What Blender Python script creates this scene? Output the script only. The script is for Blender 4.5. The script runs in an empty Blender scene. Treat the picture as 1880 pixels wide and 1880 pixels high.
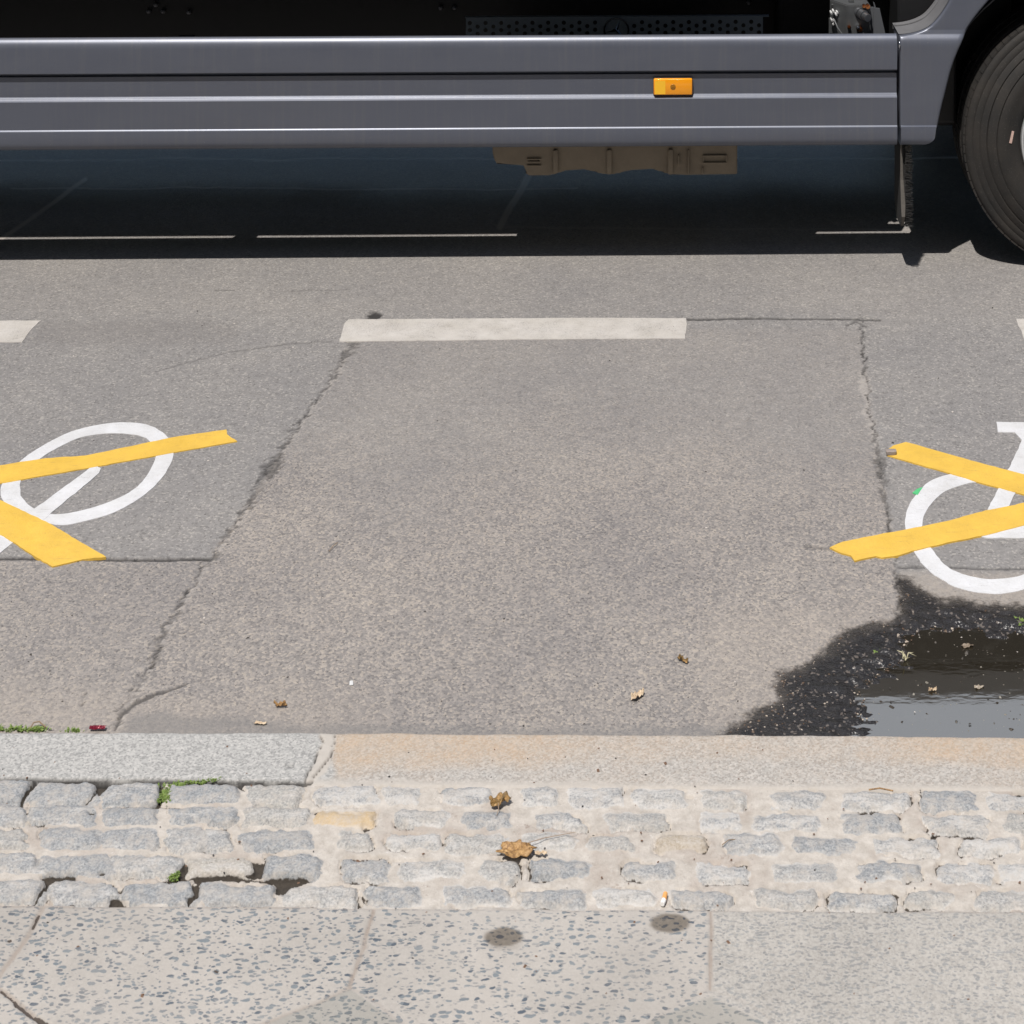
import bpy, bmesh, math, random
import numpy as np
from mathutils import Vector

random.seed(7)
RNG = np.random.RandomState(11)
scene = bpy.context.scene
R = math.radians

# ------------------------------------------------------------------ camera, sky, sun, exposure
F, CX, CY, CH = 3200.0, 1250.0, -800.0, 2.3      # focal length in photo pixels, principal point, camera height (m)
cam_d = bpy.data.cameras.new('camera')
cam = bpy.data.objects.new('camera', cam_d)
scene.collection.objects.link(cam)
cam.location = (0, 0, CH)
cam.rotation_euler = (R(90), 0, 0)
cam_d.sensor_width = 36
cam_d.lens = F / 1880 * 36
cam_d.shift_x = (940 - CX) / 1880
cam_d.shift_y = -(940 - CY) / 1880
cam_d.clip_end = 500
cam_d.dof.use_dof = True
cam_d.dof.focus_distance = 4.7
cam_d.dof.aperture_fstop = 16.0
scene.camera = cam

SUN = Vector((-0.17, -0.445, 1.0)).normalized()    # towards the sun
elev = math.asin(SUN.z)
world = bpy.data.worlds.new('World')
scene.world = world
world.use_nodes = True
wn = world.node_tree
sky = wn.nodes.new('ShaderNodeTexSky')
sky.sky_type = 'NISHITA'
sky.sun_disc = False
sky.sun_elevation = elev
sky.sun_rotation = math.atan2(SUN.x, SUN.y)
wn.nodes['Background'].inputs['Strength'].default_value = 0.095
sky.dust_density = 0.8
sky.ozone_density = 2.5
tc = wn.nodes.new('ShaderNodeTexCoord')
sx3 = wn.nodes.new('ShaderNodeSeparateXYZ'); wn.links.new(tc.outputs['Generated'], sx3.inputs[0])
cn = wn.nodes.new('ShaderNodeTexNoise'); cn.inputs['Scale'].default_value = 1.7; cn.inputs['Detail'].default_value = 6
wn.links.new(tc.outputs['Generated'], cn.inputs['Vector'])
def wmap(v, a, b, c=0.0, d=1.0):
    nd = wn.nodes.new('ShaderNodeMapRange'); nd.interpolation_type = 'SMOOTHSTEP'
    wn.links.new(v, nd.inputs[0])
    for i, q in enumerate((a, b, c, d)): nd.inputs[i + 1].default_value = q
    return nd.outputs[0]
def wmul(a, b):
    nd = wn.nodes.new('ShaderNodeMath'); nd.operation = 'MULTIPLY'
    wn.links.new(a, nd.inputs[0]); wn.links.new(b, nd.inputs[1]); return nd.outputs[0]
band = wmul(wmap(sx3.outputs['Z'], 0.38, 0.5), wmap(sx3.outputs['Z'], 0.86, 0.7))  # bright cloud band added where the puddle mirrors the sky
band = wmul(band, wmap(sx3.outputs['Y'], 0.2, 0.5))
cf = wmul(band, wmap(cn.outputs[0], 0.3, 0.5))
cm = wn.nodes.new('ShaderNodeMix'); cm.data_type = 'RGBA'
wn.links.new(cf, cm.inputs[0]); wn.links.new(sky.outputs[0], cm.inputs[6]); cm.inputs[7].default_value = (11.0, 11.6, 12.6, 1)
wn.links.new(cm.outputs[2], wn.nodes['Background'].inputs['Color'])
sl = bpy.data.lights.new('sun', 'SUN')
sl.energy = 4.5
sl.angle = R(0.5)
sl.color = (1.0, 0.955, 0.90)
so = bpy.data.objects.new('sun', sl)
so.rotation_euler = SUN.to_track_quat('Z', 'Y').to_euler()
so.location = (0, -2, 8)
scene.collection.objects.link(so)
scene.view_settings.view_transform = 'Standard'
scene.view_settings.look = 'None'
scene.view_settings.exposure = 0.0
scene.view_settings.gamma = 1.0

# ------------------------------------------------------------------ helpers
def gp(px, py, h=0.0):
    """where the photo's pixel meets the level h (used once to take measurements)"""
    z = (CH - h) * F / (py - CY)
    return ((px - CX) * z / F, z)

def link(o, parent=None):
    scene.collection.objects.link(o)
    if parent is not None:
        o.parent = parent
    return o

def tag(o, label=None, cat=None, group=None, kind=None):
    if label: o['label'] = label
    if cat: o['category'] = cat
    if group: o['group'] = group
    if kind: o['kind'] = kind
    return o

def bm_obj(name, bm, m, parent=None, smooth=False, angle=None):
    bmesh.ops.recalc_face_normals(bm, faces=bm.faces)
    me = bpy.data.meshes.new(name)
    bm.to_mesh(me); bm.free()
    me.materials.append(m)
    if smooth:
        me.polygons.foreach_set('use_smooth', [True] * len(me.polygons))
        if angle:
            me.set_sharp_from_angle(angle=R(angle))
    return link(bpy.data.objects.new(name, me), parent)

def empty(name, loc, rz=0.0):
    o = bpy.data.objects.new(name, None)
    o.location = loc
    o.rotation_euler = (0, 0, rz)
    o.empty_display_size = 0.1
    return link(o)

def add_box(bm, x0, x1, y0, y1, z0, z1, bev=0.0, seg=2):
    r = bmesh.ops.create_cube(bm, size=1.0)
    vs = r['verts']
    for v in vs:
        v.co = Vector(((x0 + x1) / 2 + v.co.x * (x1 - x0), (y0 + y1) / 2 + v.co.y * (y1 - y0), (z0 + z1) / 2 + v.co.z * (z1 - z0)))
    if bev > 0:
        es = set(e for v in vs for e in v.link_edges)
        bmesh.ops.bevel(bm, geom=list(es), offset=bev, segments=seg, profile=0.5, affect='EDGES')

def add_tube(bm, pts, r, n=10, caps=True):
    pts = [Vector(p) for p in pts]
    rings = []
    for i, p in enumerate(pts):
        a = pts[max(i - 1, 0)]; b = pts[min(i + 1, len(pts) - 1)]
        t = (b - a).normalized()
        u = t.orthogonal().normalized() if i == 0 else (rings_u - t * rings_u.dot(t)).normalized()
        rings_u = u
        w = t.cross(u)
        rr = r[i] if isinstance(r, (list, tuple)) else r
        rings.append([bm.verts.new(p + (u * math.cos(2 * math.pi * k / n) + w * math.sin(2 * math.pi * k / n)) * rr) for k in range(n)])
    for a, b in zip(rings, rings[1:]):
        for k in range(n):
            bm.faces.new((a[k], a[(k + 1) % n], b[(k + 1) % n], b[k]))
    if caps:
        bm.faces.new(rings[0][::-1]); bm.faces.new(rings[-1])

def add_prism_xz(bm, pts, y0, y1):
    """outline in x,z pushed from y0 to y1"""
    a = [bm.verts.new((x, y0, z)) for x, z in pts]
    b = [bm.verts.new((x, y1, z)) for x, z in pts]
    n = len(pts)
    fs = [bm.faces.new(a), bm.faces.new(b[::-1])]
    for k in range(n):
        fs.append(bm.faces.new((a[k], b[k], b[(k + 1) % n], a[(k + 1) % n])))
    return a, b, fs

def lathe_y(bm, prof, cx, cz, n=96, closed=False):
    """profile of (y, radius) turned round an axle along y"""
    rings = []
    for y, r in prof:
        rings.append([bm.verts.new((cx + r * math.cos(2 * math.pi * k / n), y, cz + r * math.sin(2 * math.pi * k / n))) for k in range(n)])
    pairs = list(zip(rings, rings[1:]))
    if closed: pairs.append((rings[-1], rings[0]))
    for a, b in pairs:
        for k in range(n):
            bm.faces.new((a[k], a[(k + 1) % n], b[(k + 1) % n], b[k]))

# value noise
def _hash(ix, iy, s):
    n = (ix.astype(np.int64) * 374761393 + iy.astype(np.int64) * 668265263 + s * 974634777) & 0x7fffffff
    n = ((n ^ (n >> 13)) * 1274126177) & 0x7fffffff
    n = (n ^ (n >> 16)) & 0xffff
    return n / 65535.0

def vnoise(x, y, s=0):
    ix = np.floor(x); iy = np.floor(y)
    fx = x - ix; fy = y - iy
    fx = fx * fx * (3 - 2 * fx); fy = fy * fy * (3 - 2 * fy)
    a = _hash(ix, iy, s); b = _hash(ix + 1, iy, s); c = _hash(ix, iy + 1, s); d = _hash(ix + 1, iy + 1, s)
    return (a * (1 - fx) + b * fx) * (1 - fy) + (c * (1 - fx) + d * fx) * fy

def fbm(x, y, s=0, o=4):
    t = 0; a = 0.5; n = 0
    for k in range(o):
        t = t + a * vnoise(x, y, s + k * 17); n += a
        x = x * 2.03 + 7.1; y = y * 2.03 + 3.3; a *= 0.5
    return t / n - 0.5

def ss(e0, e1, x):
    t = np.clip((x - e0) / (e1 - e0), 0, 1)
    return t * t * (3 - 2 * t)

def seg_dist(px, py, pts, widths=None):
    """distance to a polyline; with widths, distance minus the local half width"""
    best = np.full(px.shape, 1e9)
    for i in range(len(pts) - 1):
        ax, ay = pts[i]; bx, by = pts[i + 1]
        dx, dy = bx - ax, by - ay
        t = np.clip(((px - ax) * dx + (py - ay) * dy) / (dx * dx + dy * dy + 1e-9), 0, 1)
        d = np.hypot(px - (ax + t * dx), py - (ay + t * dy))
        if widths is not None:
            d = d - (widths[i] * (1 - t) + widths[i + 1] * t) * 0.5
        best = np.minimum(best, d)
    return best

def poly_sd(px, py, pts):
    """signed distance to a polygon, negative inside"""
    d = seg_dist(px, py, list(pts) + [pts[0]])
    inside = np.zeros(px.shape, bool)
    j = len(pts) - 1
    for i in range(len(pts)):
        xi, yi = pts[i]; xj, yj = pts[j]
        if yi != yj:
            c = ((yi > py) != (yj > py)) & (px < (xj - xi) * (py - yi) / (yj - yi) + xi)
            inside ^= c
        j = i
    return np.where(inside, -d, d)

def axis(lo, flo, fhi, hi, step, grow=1.5):
    a = list(np.arange(flo, fhi + step / 2, step))
    s = step; v = a[-1]
    while v < hi:
        s *= grow; v = v + s; a.append(min(v, hi))
    s = step; v = a[0]; pre = []
    while v > lo:
        s *= grow; v = v - s; pre.append(max(v, lo))
    return np.array(pre[::-1] + a)

def sheet(name, X, Y, Z, attrs, m, facemask=None):
    ny, nx = X.shape
    co = np.stack([X, Y, Z], -1).reshape(-1, 3)
    idx = np.arange(nx * ny).reshape(ny, nx)
    q = np.stack([idx[:-1, :-1], idx[:-1, 1:], idx[1:, 1:], idx[1:, :-1]], -1).reshape(-1, 4)
    if facemask is not None:
        q = q[facemask.reshape(-1)]
        used = np.unique(q)
        remap = np.full(nx * ny, -1); remap[used] = np.arange(len(used))
        q = remap[q]; co = co[used]
        attrs = {k: v.reshape(-1, 4)[used] for k, v in attrs.items()}
    me = bpy.data.meshes.new(name)
    me.vertices.add(len(co)); me.vertices.foreach_set('co', co.astype(np.float32).ravel())
    me.loops.add(q.size); me.loops.foreach_set('vertex_index', q.astype(np.int32).ravel())
    me.polygons.add(len(q))
    me.polygons.foreach_set('loop_start', (np.arange(len(q)) * 4).astype(np.int32))
    me.polygons.foreach_set('loop_total', np.full(len(q), 4, np.int32))
    me.polygons.foreach_set('use_smooth', np.ones(len(q), bool))
    me.update(calc_edges=True)
    for k, v in attrs.items():
        at = me.attributes.new(k, 'FLOAT_COLOR', 'POINT')
        at.data.foreach_set('color', v.reshape(-1).astype(np.float32))
    me.materials.append(m)
    return link(bpy.data.objects.new(name, me))

# ------------------------------------------------------------------ materials
class NT:
    def __init__(s, name):
        s.m = bpy.data.materials.new(name); s.m.use_nodes = True
        s.t = s.m.node_tree; s.b = s.t.nodes['Principled BSDF']
        s.co = None
    def n(s, kind, **kw):
        nd = s.t.nodes.new('ShaderNode' + kind)
        for k, v in kw.items(): setattr(nd, k, v)
        return nd
    def put(s, sock, v):
        if isinstance(v, bpy.types.NodeSocket): s.t.links.new(v, sock)
        elif isinstance(v, (tuple, list)) and len(v) == 3 and sock.type == 'RGBA': sock.default_value = (*v, 1)
        else: sock.default_value = v
    def coords(s, scale=(1, 1, 1), rot=(0, 0, 0)):
        if s.co is None: s.co = s.n('TexCoord').outputs['Object']
        if scale == (1, 1, 1) and rot == (0, 0, 0): return s.co
        mp = s.n('Mapping'); s.put(mp.inputs['Vector'], s.co)
        mp.inputs['Scale'].default_value = scale; mp.inputs['Rotation'].default_value = rot
        return mp.outputs[0]
    def noise(s, scale, detail=3, rough=0.55, vec=None, dist=0.0, color=False):
        nd = s.n('TexNoise'); s.put(nd.inputs['Vector'], vec or s.coords())
        nd.inputs['Scale'].default_value = scale; nd.inputs['Detail'].default_value = detail
        nd.inputs['Roughness'].default_value = rough; nd.inputs['Distortion'].default_value = dist
        return nd.outputs['Color' if color else 0]
    def voro(s, scale, vec=None, feature='F1', out='Distance', rnd=1.0):
        nd = s.n('TexVoronoi', feature=feature); s.put(nd.inputs['Vector'], vec or s.coords())
        nd.inputs['Scale'].default_value = scale; nd.inputs['Randomness'].default_value = rnd
        return nd.outputs[out]
    def math(s, op, a, b=0.0, c=0.0):
        nd = s.n('Math', operation=op); s.put(nd.inputs[0], a); s.put(nd.inputs[1], b)
        if op in ('MULTIPLY_ADD',): s.put(nd.inputs[2], c)
        return nd.outputs[0]
    def rng(s, v, a, b, c=0.0, d=1.0, smooth=False):
        nd = s.n('MapRange'); s.put(nd.inputs[0], v)
        nd.interpolation_type = 'SMOOTHSTEP' if smooth else 'LINEAR'
        for i, q in enumerate((a, b, c, d)): s.put(nd.inputs[i + 1], q)
        return nd.outputs[0]
    def mix(s, f, a, b, mode='MIX'):
        nd = s.n('Mix', data_type='RGBA', blend_type=mode)
        s.put(nd.inputs[0], f); s.put(nd.inputs[6], a); s.put(nd.inputs[7], b)
        return nd.outputs[2]
    def ramp(s, v, stops, interp='LINEAR'):
        nd = s.n('ValToRGB'); s.put(nd.inputs[0], v)
        nd.color_ramp.interpolation = interp
        el = nd.color_ramp.elements
        while len(el) < len(stops): el.new(0.5)
        for e, (p, c) in zip(el, stops):
            e.position = p; e.color = (*c, 1)
        return nd.outputs[0]
    def sep(s, v):
        nd = s.n('SeparateColor'); s.put(nd.inputs[0], v)
        return nd.outputs
    def attr(s, name):
        nd = s.n('Attribute', attribute_name=name)
        r = s.sep(nd.outputs['Color'])
        return r[0], r[1], r[2], nd.outputs['Alpha']
    def bump(s, h, strength=0.3, dist=0.002, prev=None):
        nd = s.n('Bump'); nd.inputs['Strength'].default_value = strength
        nd.inputs['Distance'].default_value = dist
        s.put(nd.inputs['Height'], h)
        if prev is not None: s.put(nd.inputs['Normal'], prev)
        return nd.outputs[0]
    def done(s, color=None, rough=None, metal=None, normal=None, **kw):
        if color is not None: s.put(s.b.inputs['Base Color'], color)
        if rough is not None: s.put(s.b.inputs['Roughness'], rough)
        if metal is not None: s.put(s.b.inputs['Metallic'], metal)
        if normal is not None: s.put(s.b.inputs['Normal'], normal)
        for k, v in kw.items(): s.put(s.b.inputs[k.replace('_', ' ')], v)
        return s.m

def mat_road():
    t = NT('asphalt')
    coarse, dark, wet, tan = t.attr('mask_a')
    light, gutter, brown, gap = t.attr('mask_b')
    warp = t.n('VectorMath', operation='MULTIPLY_ADD')
    t.put(warp.inputs[0], t.noise(90, 2, 0.5, color=True)); warp.inputs[1].default_value = (0.004, 0.003, 0.0)
    t.put(warp.inputs[2], t.coords())
    wv = warp.outputs[0]
    c1 = t.sep(t.voro(200, wv, out='Color'))
    c2 = t.sep(t.voro(185, wv, out='Color'))
    n_f = t.noise(170, 4, 0.75)
    n_m = t.noise(26, 4, 0.6)
    n_l = t.noise(2.1, 4, 0.6)
    # smooth worn lane: fine grey mortar with small light and dark grains
    fine = t.ramp(c1[0], [(0.0, (0.165, 0.158, 0.153)), (0.12, (0.222, 0.213, 0.206)), (0.8, (0.258, 0.248, 0.240)), (0.96, (0.34, 0.322, 0.30))])
    # open, coarser patch: pale stones in a dark binder
    cc = t.math('ADD', t.math('MULTIPLY', c2[1], 0.42), t.math('MULTIPLY', n_f, 0.58))
    crs = t.ramp(cc, [(0.2, (0.14, 0.13, 0.126)), (0.38, (0.225, 0.21, 0.2)), (0.58, (0.298, 0.272, 0.25)), (0.78, (0.41, 0.36, 0.305))])
    col = t.mix(coarse, fine, crs)
    pits = t.rng(t.noise(150, 2, 0.8, vec=t.coords((0.8, 1, 1))), 0.32, 0.37, 1.0, 0.0)
    col = t.mix(t.math('MULTIPLY', pits, t.rng(coarse, 0, 1, 0.45, 1.0)), col, (0.05, 0.046, 0.044))
    col = t.mix(1.0, col, t.ramp(n_l, [(0.3, (0.9, 0.9, 0.91)), (0.7, (1.09, 1.075, 1.05))]), 'MULTIPLY')
    col = t.mix(1.0, col, t.ramp(n_m, [(0.3, (0.93, 0.93, 0.93)), (0.7, (1.07, 1.07, 1.07))]), 'MULTIPLY')
    col = t.mix(t.math('MULTIPLY', brown, 0.5), col, (0.15, 0.137, 0.13))
    dusty = t.math('MULTIPLY', tan, t.rng(t.noise(60, 5, 0.75), 0.35, 0.62, 0.25, 0.95))
    col = t.mix(dusty, col, (0.37, 0.325, 0.28))
    col = t.mix(t.math('MULTIPLY', gutter, 0.75), col, (0.185, 0.178, 0.172))
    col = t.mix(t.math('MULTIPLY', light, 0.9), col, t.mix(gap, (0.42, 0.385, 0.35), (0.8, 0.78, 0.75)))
    col = t.mix(t.math('MULTIPLY', dark, 0.95), col, (0.035, 0.033, 0.032))
    damp = t.rng(t.math('ADD', wet, t.math('MULTIPLY', t.math('SUBTRACT', t.noise(150, 4, 0.75), 0.5), 1.0)), 0.36, 0.64, 0, 1)
    specks = t.math('GREATER_THAN', c1[1], 0.93)
    wetcol = t.mix(specks, t.mix(1.0, col, (0.07, 0.07, 0.076), 'MULTIPLY'), (0.13, 0.11, 0.095))
    col = t.mix(t.rng(t.math('ADD', wet, t.math('MULTIPLY', t.math('SUBTRACT', t.noise(60, 5, 0.8), 0.5), 1.3)), 0.3, 0.6, 0, 0.55), col, (0.10, 0.086, 0.074))
    col = t.mix(damp, col, t.mix(t.rng(t.math('ADD', wet, t.math('MULTIPLY', t.math('SUBTRACT', n_m, 0.5), 0.5)), 0.6, 1.0), t.mix(1.0, col, (0.3, 0.29, 0.28), 'MULTIPLY'), wetcol))
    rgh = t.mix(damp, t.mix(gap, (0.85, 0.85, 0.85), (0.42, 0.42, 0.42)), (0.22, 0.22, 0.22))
    h = t.math('ADD', t.math('MULTIPLY', c1[2], 0.35), t.math('MULTIPLY', t.voro(185, wv), t.rng(coarse, 0, 1, -0.5, -1.1)))
    h = t.math('ADD', h, t.math('MULTIPLY', n_f, 0.7))
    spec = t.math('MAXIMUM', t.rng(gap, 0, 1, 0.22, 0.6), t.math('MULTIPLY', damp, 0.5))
    return t.done(col, rgh, normal=t.bump(t.math('MULTIPLY', h, t.rng(damp, 0, 1, 1.0, 1.6)), 0.42, 0.0022), Specular_IOR_Level=spec)

def mat_paint(name, base, dirt, wear=0.35, streak=None, thr=0.62, rough=0.6):
    t = NT(name)
    n1 = t.noise(240, 3, 0.7); n2 = t.noise(14, 5, 0.65)
    col = t.mix(t.rng(n2, 0.35, 0.75, 0, wear * 0.5), base, dirt)
    spots = t.math('MULTIPLY', t.rng(n1, thr, thr + 0.05, 0, 1), t.rng(n2, 0.45, 0.62, 0.15, 1))
    col = t.mix(t.math('MULTIPLY', spots, wear + 0.3), col, dirt)
    if streak:
        st = t.rng(t.noise(70, 4, 0.7, vec=t.coords((0.3, 2.6, 1))), 0.6, 0.67, 0, 1)
        col = t.mix(t.math('MULTIPLY', st, streak), col, dirt)
    wr_ = t.noise(26, 4, 0.6, vec=t.coords((1.6, 0.7, 1)))
    col = t.mix(1.0, col, t.ramp(t.noise(11, 5, 0.7), [(0.3, (0.9, 0.89, 0.87)), (0.65, (1.05, 1.05, 1.06))]), 'MULTIPLY')
    return t.done(col, rough, normal=t.bump(t.math('ADD', t.noise(170, 4, 0.7), t.math('MULTIPLY', wr_, 1.5)), 0.5, 0.0025))

def mat_granite(name):
    t = NT(name)
    orange, dark, mortar, _ = t.attr('mask_a')
    c = t.sep(t.voro(290, out='Color')); n = t.noise(9, 5, 0.65)
    g = t.ramp(t.math('ADD', t.math('MULTIPLY', c[0], 0.6), t.math('MULTIPLY', t.noise(150, 4, 0.8), 0.4)),
               [(0.2, (0.25, 0.246, 0.236)), (0.42, (0.35, 0.343, 0.325)), (0.62, (0.41, 0.4, 0.38)), (0.85, (0.51, 0.49, 0.46))])
    o = t.mix(t.rng(n, 0.3, 0.7, 0.2, 0.75), g, t.mix(c[1], (0.50, 0.29, 0.13), (0.43, 0.33, 0.23)))
    warm = t.mix(0.6, o, (0.44, 0.35, 0.255))
    col = t.mix(orange, g, o)
    col = t.mix(t.math('MULTIPLY', orange, 0.4), col, warm)
    col = t.mix(mortar, col, t.mix(t.noise(60, 4, 0.7), (0.38, 0.345, 0.305), (0.52, 0.48, 0.43)))
    col = t.mix(dark, col, (0.025, 0.022, 0.02))
    return t.done(col, 0.8, normal=t.bump(t.noise(300, 4, 0.75), 0.15, 0.001))

def mat_cobble():
    t = NT('cobbles')
    stone, rnd, soil, orange = t.attr('mask_a')  # soil also carries the painted contact shading round the stones
    smear, tone, _, _ = t.attr('mask_b')
    n1 = t.noise(240, 3, 0.75); n2 = t.noise(38, 5, 0.75); n3 = t.noise(8, 4, 0.6)
    streaks = t.noise(34, 5, 0.72, vec=t.coords((0.55, 1.6, 1)))
    mort = t.mix(t.rng(n2, 0.3, 0.7), (0.38, 0.34, 0.295), (0.57, 0.525, 0.47))
    mort = t.mix(t.math('MULTIPLY', t.rng(n3, 0.5, 0.64), 0.6), mort, (0.36, 0.30, 0.255))
    mort = t.mix(t.rng(t.noise(15, 5, 0.8), 0.62, 0.7, 0, 0.75), mort, (0.24, 0.18, 0.145))
    mort = t.mix(t.rng(t.noise(70, 5, 0.8), 0.62, 0.7, 0, 0.6), mort, (0.7, 0.67, 0.63))
    mort = t.mix(t.rng(n1, 0.62, 0.7, 0, 0.5), mort, (0.24, 0.2, 0.17))
    st = t.ramp(n1, [(0.3, (0.155, 0.163, 0.172)), (0.5, (0.295, 0.30, 0.303)), (0.7, (0.47, 0.465, 0.45))])
    st = t.mix(1.0, st, t.ramp(rnd, [(0.0, (0.82, 0.85, 0.88)), (0.5, (0.98, 0.98, 0.98)), (1.0, (1.2, 1.13, 1.02))]), 'MULTIPLY')
    st = t.mix(orange, st, t.mix(n1, (0.42, 0.28, 0.13), (0.6, 0.48, 0.32)))
    sm = t.rng(t.math('ADD', t.math('ADD', t.math('MULTIPLY', streaks, 0.75), t.math('MULTIPLY', n1, 0.28)), t.math('MULTIPLY', smear, 0.26)), 0.58, 0.72, 0, 0.85)
    sm = t.math('MULTIPLY', sm, t.math('SUBTRACT', 1.0, t.math('MULTIPLY', orange, 0.9)))
    st = t.mix(sm, st, t.mix(n1, (0.42, 0.405, 0.385), (0.62, 0.6, 0.57)))
    st = t.mix(t.rng(t.noise(45, 5, 0.8), 0.44, 0.66, 0.05, 0.75), st, (0.47, 0.425, 0.375))
    rim_ = t.math('MULTIPLY', t.rng(stone, 0.62, 0.97, 0.6, 0.0), tone)
    st = t.mix(rim_, st, (0.6, 0.57, 0.53))
    e = t.rng(t.math('ADD', stone, t.math('MULTIPLY', t.math('SUBTRACT', t.noise(95, 4, 0.75), 0.5), 0.75)), 0.42, 0.6)
    col = t.mix(e, mort, st)
    s2 = t.rng(t.math('ADD', soil, t.math('MULTIPLY', t.math('SUBTRACT', t.noise(150, 4, 0.75), 0.5), 0.6)), 0.42, 0.55)
    col = t.mix(s2, col, t.mix(n1, (0.018, 0.015, 0.012), (0.075, 0.06, 0.045)))
    return t.done(col, 0.85, normal=t.bump(t.math('ADD', n1, t.math('MULTIPLY', n2, 1.5)), 0.5, 0.003))

def mat_slab():
    t = NT('pebble_concrete')
    joint, soil, densep, stain = t.attr('mask_a')
    fine, blank, _, _ = t.attr('mask_b')
    warp = t.n('VectorMath', operation='MULTIPLY_ADD')
    t.put(warp.inputs[0], t.noise(48, 2, 0.5, color=True)); warp.inputs[1].default_value = (0.022, 0.013, 0.0)
    t.put(warp.inputs[2], t.coords())
    mp = t.n('Mapping'); t.put(mp.inputs['Vector'], warp.outputs[0]); mp.inputs['Scale'].default_value = (0.72, 1.3, 1)
    def layer(scale, thr, pres, seed):
        mv = t.n('VectorMath', operation='ADD'); t.put(mv.inputs[0], mp.outputs[0]); mv.inputs[1].default_value = (seed, seed * 1.7, 0)
        v = t.n('TexVoronoi'); t.put(v.inputs['Vector'], mv.outputs[0]); v.inputs['Scale'].default_value = scale
        c = t.sep(v.outputs['Color'])
        size = t.math('MULTIPLY_ADD', c[1], thr * 0.7, thr * 0.42)
        inside = t.rng(t.math('SUBTRACT', size, v.outputs['Distance']), -0.02, 0.06)
        keep = t.math('LESS_THAN', c[0], pres)
        return t.math('MULTIPLY', inside, keep), c[2]
    p1, r1 = layer(98, 0.42, 0.92, 0.0)
    p2, r2 = layer(128, 0.42, 0.8, 3.1)
    p3, r3 = layer(150, 0.46, 0.8, 7.7)
    big = t.math('MAXIMUM', p1, t.math('MULTIPLY', p2, t.rng(densep, 0, 1, 0.5, 1.0)))
    patchy = t.rng(t.noise(7, 3, 0.6), 0.36, 0.56, 0.7, 1.0)
    big = t.math('MULTIPLY', big, patchy)
    m = t.n('Mix', data_type='FLOAT'); t.put(m.inputs[0], fine); t.put(m.inputs[2], big); t.put(m.inputs[3], t.math('MULTIPLY', t.math('MAXIMUM', p3, p2), 0.45))
    peb = t.math('MULTIPLY', m.outputs[0], t.math('SUBTRACT', 1.0, blank))
    base = t.mix(t.noise(160, 4, 0.75), (0.33, 0.306, 0.278), (0.50, 0.468, 0.428))
    base = t.mix(t.rng(t.noise(5, 4, 0.6), 0.4, 0.7, 0, 0.4), base, (0.46, 0.425, 0.385))
    gr = t.ramp(t.noise(230, 2, 0.6), [(0.35, (0.28, 0.27, 0.25)), (0.6, (0.45, 0.43, 0.395))])
    base = t.mix(t.math('MULTIPLY', fine, 0.6), base, gr)
    pc = t.mix(r1, (0.085, 0.105, 0.13), (0.2, 0.225, 0.24))
    col = t.mix(peb, base, pc)
    col = t.mix(1.0, col, t.ramp(t.noise(3.2, 6, 0.7), [(0.3, (0.84, 0.83, 0.82)), (0.65, (1.06, 1.05, 1.04))]), 'MULTIPLY')
    col = t.mix(t.math('MULTIPLY', t.rng(densep, 0.6, 1, 0, 1), 0.38), col, (0.2, 0.2, 0.175))
    col = t.mix(t.math('MULTIPLY', joint, t.rng(t.noise(30, 4, 0.7), 0.3, 0.6, 0.6, 1.0)), col, (0.30, 0.25, 0.21))
    col = t.mix(t.math('MULTIPLY', stain, 0.85), col, t.mix(peb, t.mix(t.noise(120, 4, 0.7), (0.045, 0.035, 0.025), (0.2, 0.165, 0.125)), (0.03, 0.03, 0.035)))
    s2 = t.rng(t.math('ADD', soil, t.math('MULTIPLY', t.math('SUBTRACT', t.noise(150, 4, 0.75), 0.5), 0.6)), 0.42, 0.55)
    col = t.mix(s2, col, (0.07, 0.055, 0.045))
    h = t.math('ADD', t.math('MULTIPLY', peb, 0.8), t.math('MULTIPLY', t.noise(260, 3, 0.7), 0.6))
    return t.done(col, 0.8, normal=t.bump(h, 0.4, 0.0022))

def mat_plain(name, col, rough=0.5, metal=0.0, bump=0.0, bscale=200, var=0.0, vscale=20, **kw):
    t = NT(name)
    c = col
    if var:
        n = t.noise(vscale, 5, 0.65)
        c = t.mix(n, tuple(max(0, x * (1 - var)) for x in col), tuple(x * (1 + var) for x in col))
    nm = t.bump(t.noise(bscale, 3, 0.6), bump, 0.002) if bump else None
    return t.done(c, rough, metal, nm, **kw)

M = {}
M['road'] = mat_road()
M['white'] = mat_paint('white_road_paint', (0.68, 0.68, 0.685), (0.27, 0.26, 0.25), 0.35, 0.35, 0.63)
M['dash'] = mat_paint('worn_lane_paint', (0.55, 0.52, 0.48), (0.3, 0.28, 0.26), 0.7, 0.5, 0.56)
M['yellow'] = mat_paint('yellow_marking_tape', (0.76, 0.485, 0.075), (0.36, 0.22, 0.09), 0.35, 0.3, 0.63, 0.55)
M['granite'] = mat_granite('kerb_granite')
M['cobble'] = mat_cobble()
M['slab'] = mat_slab()

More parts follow.
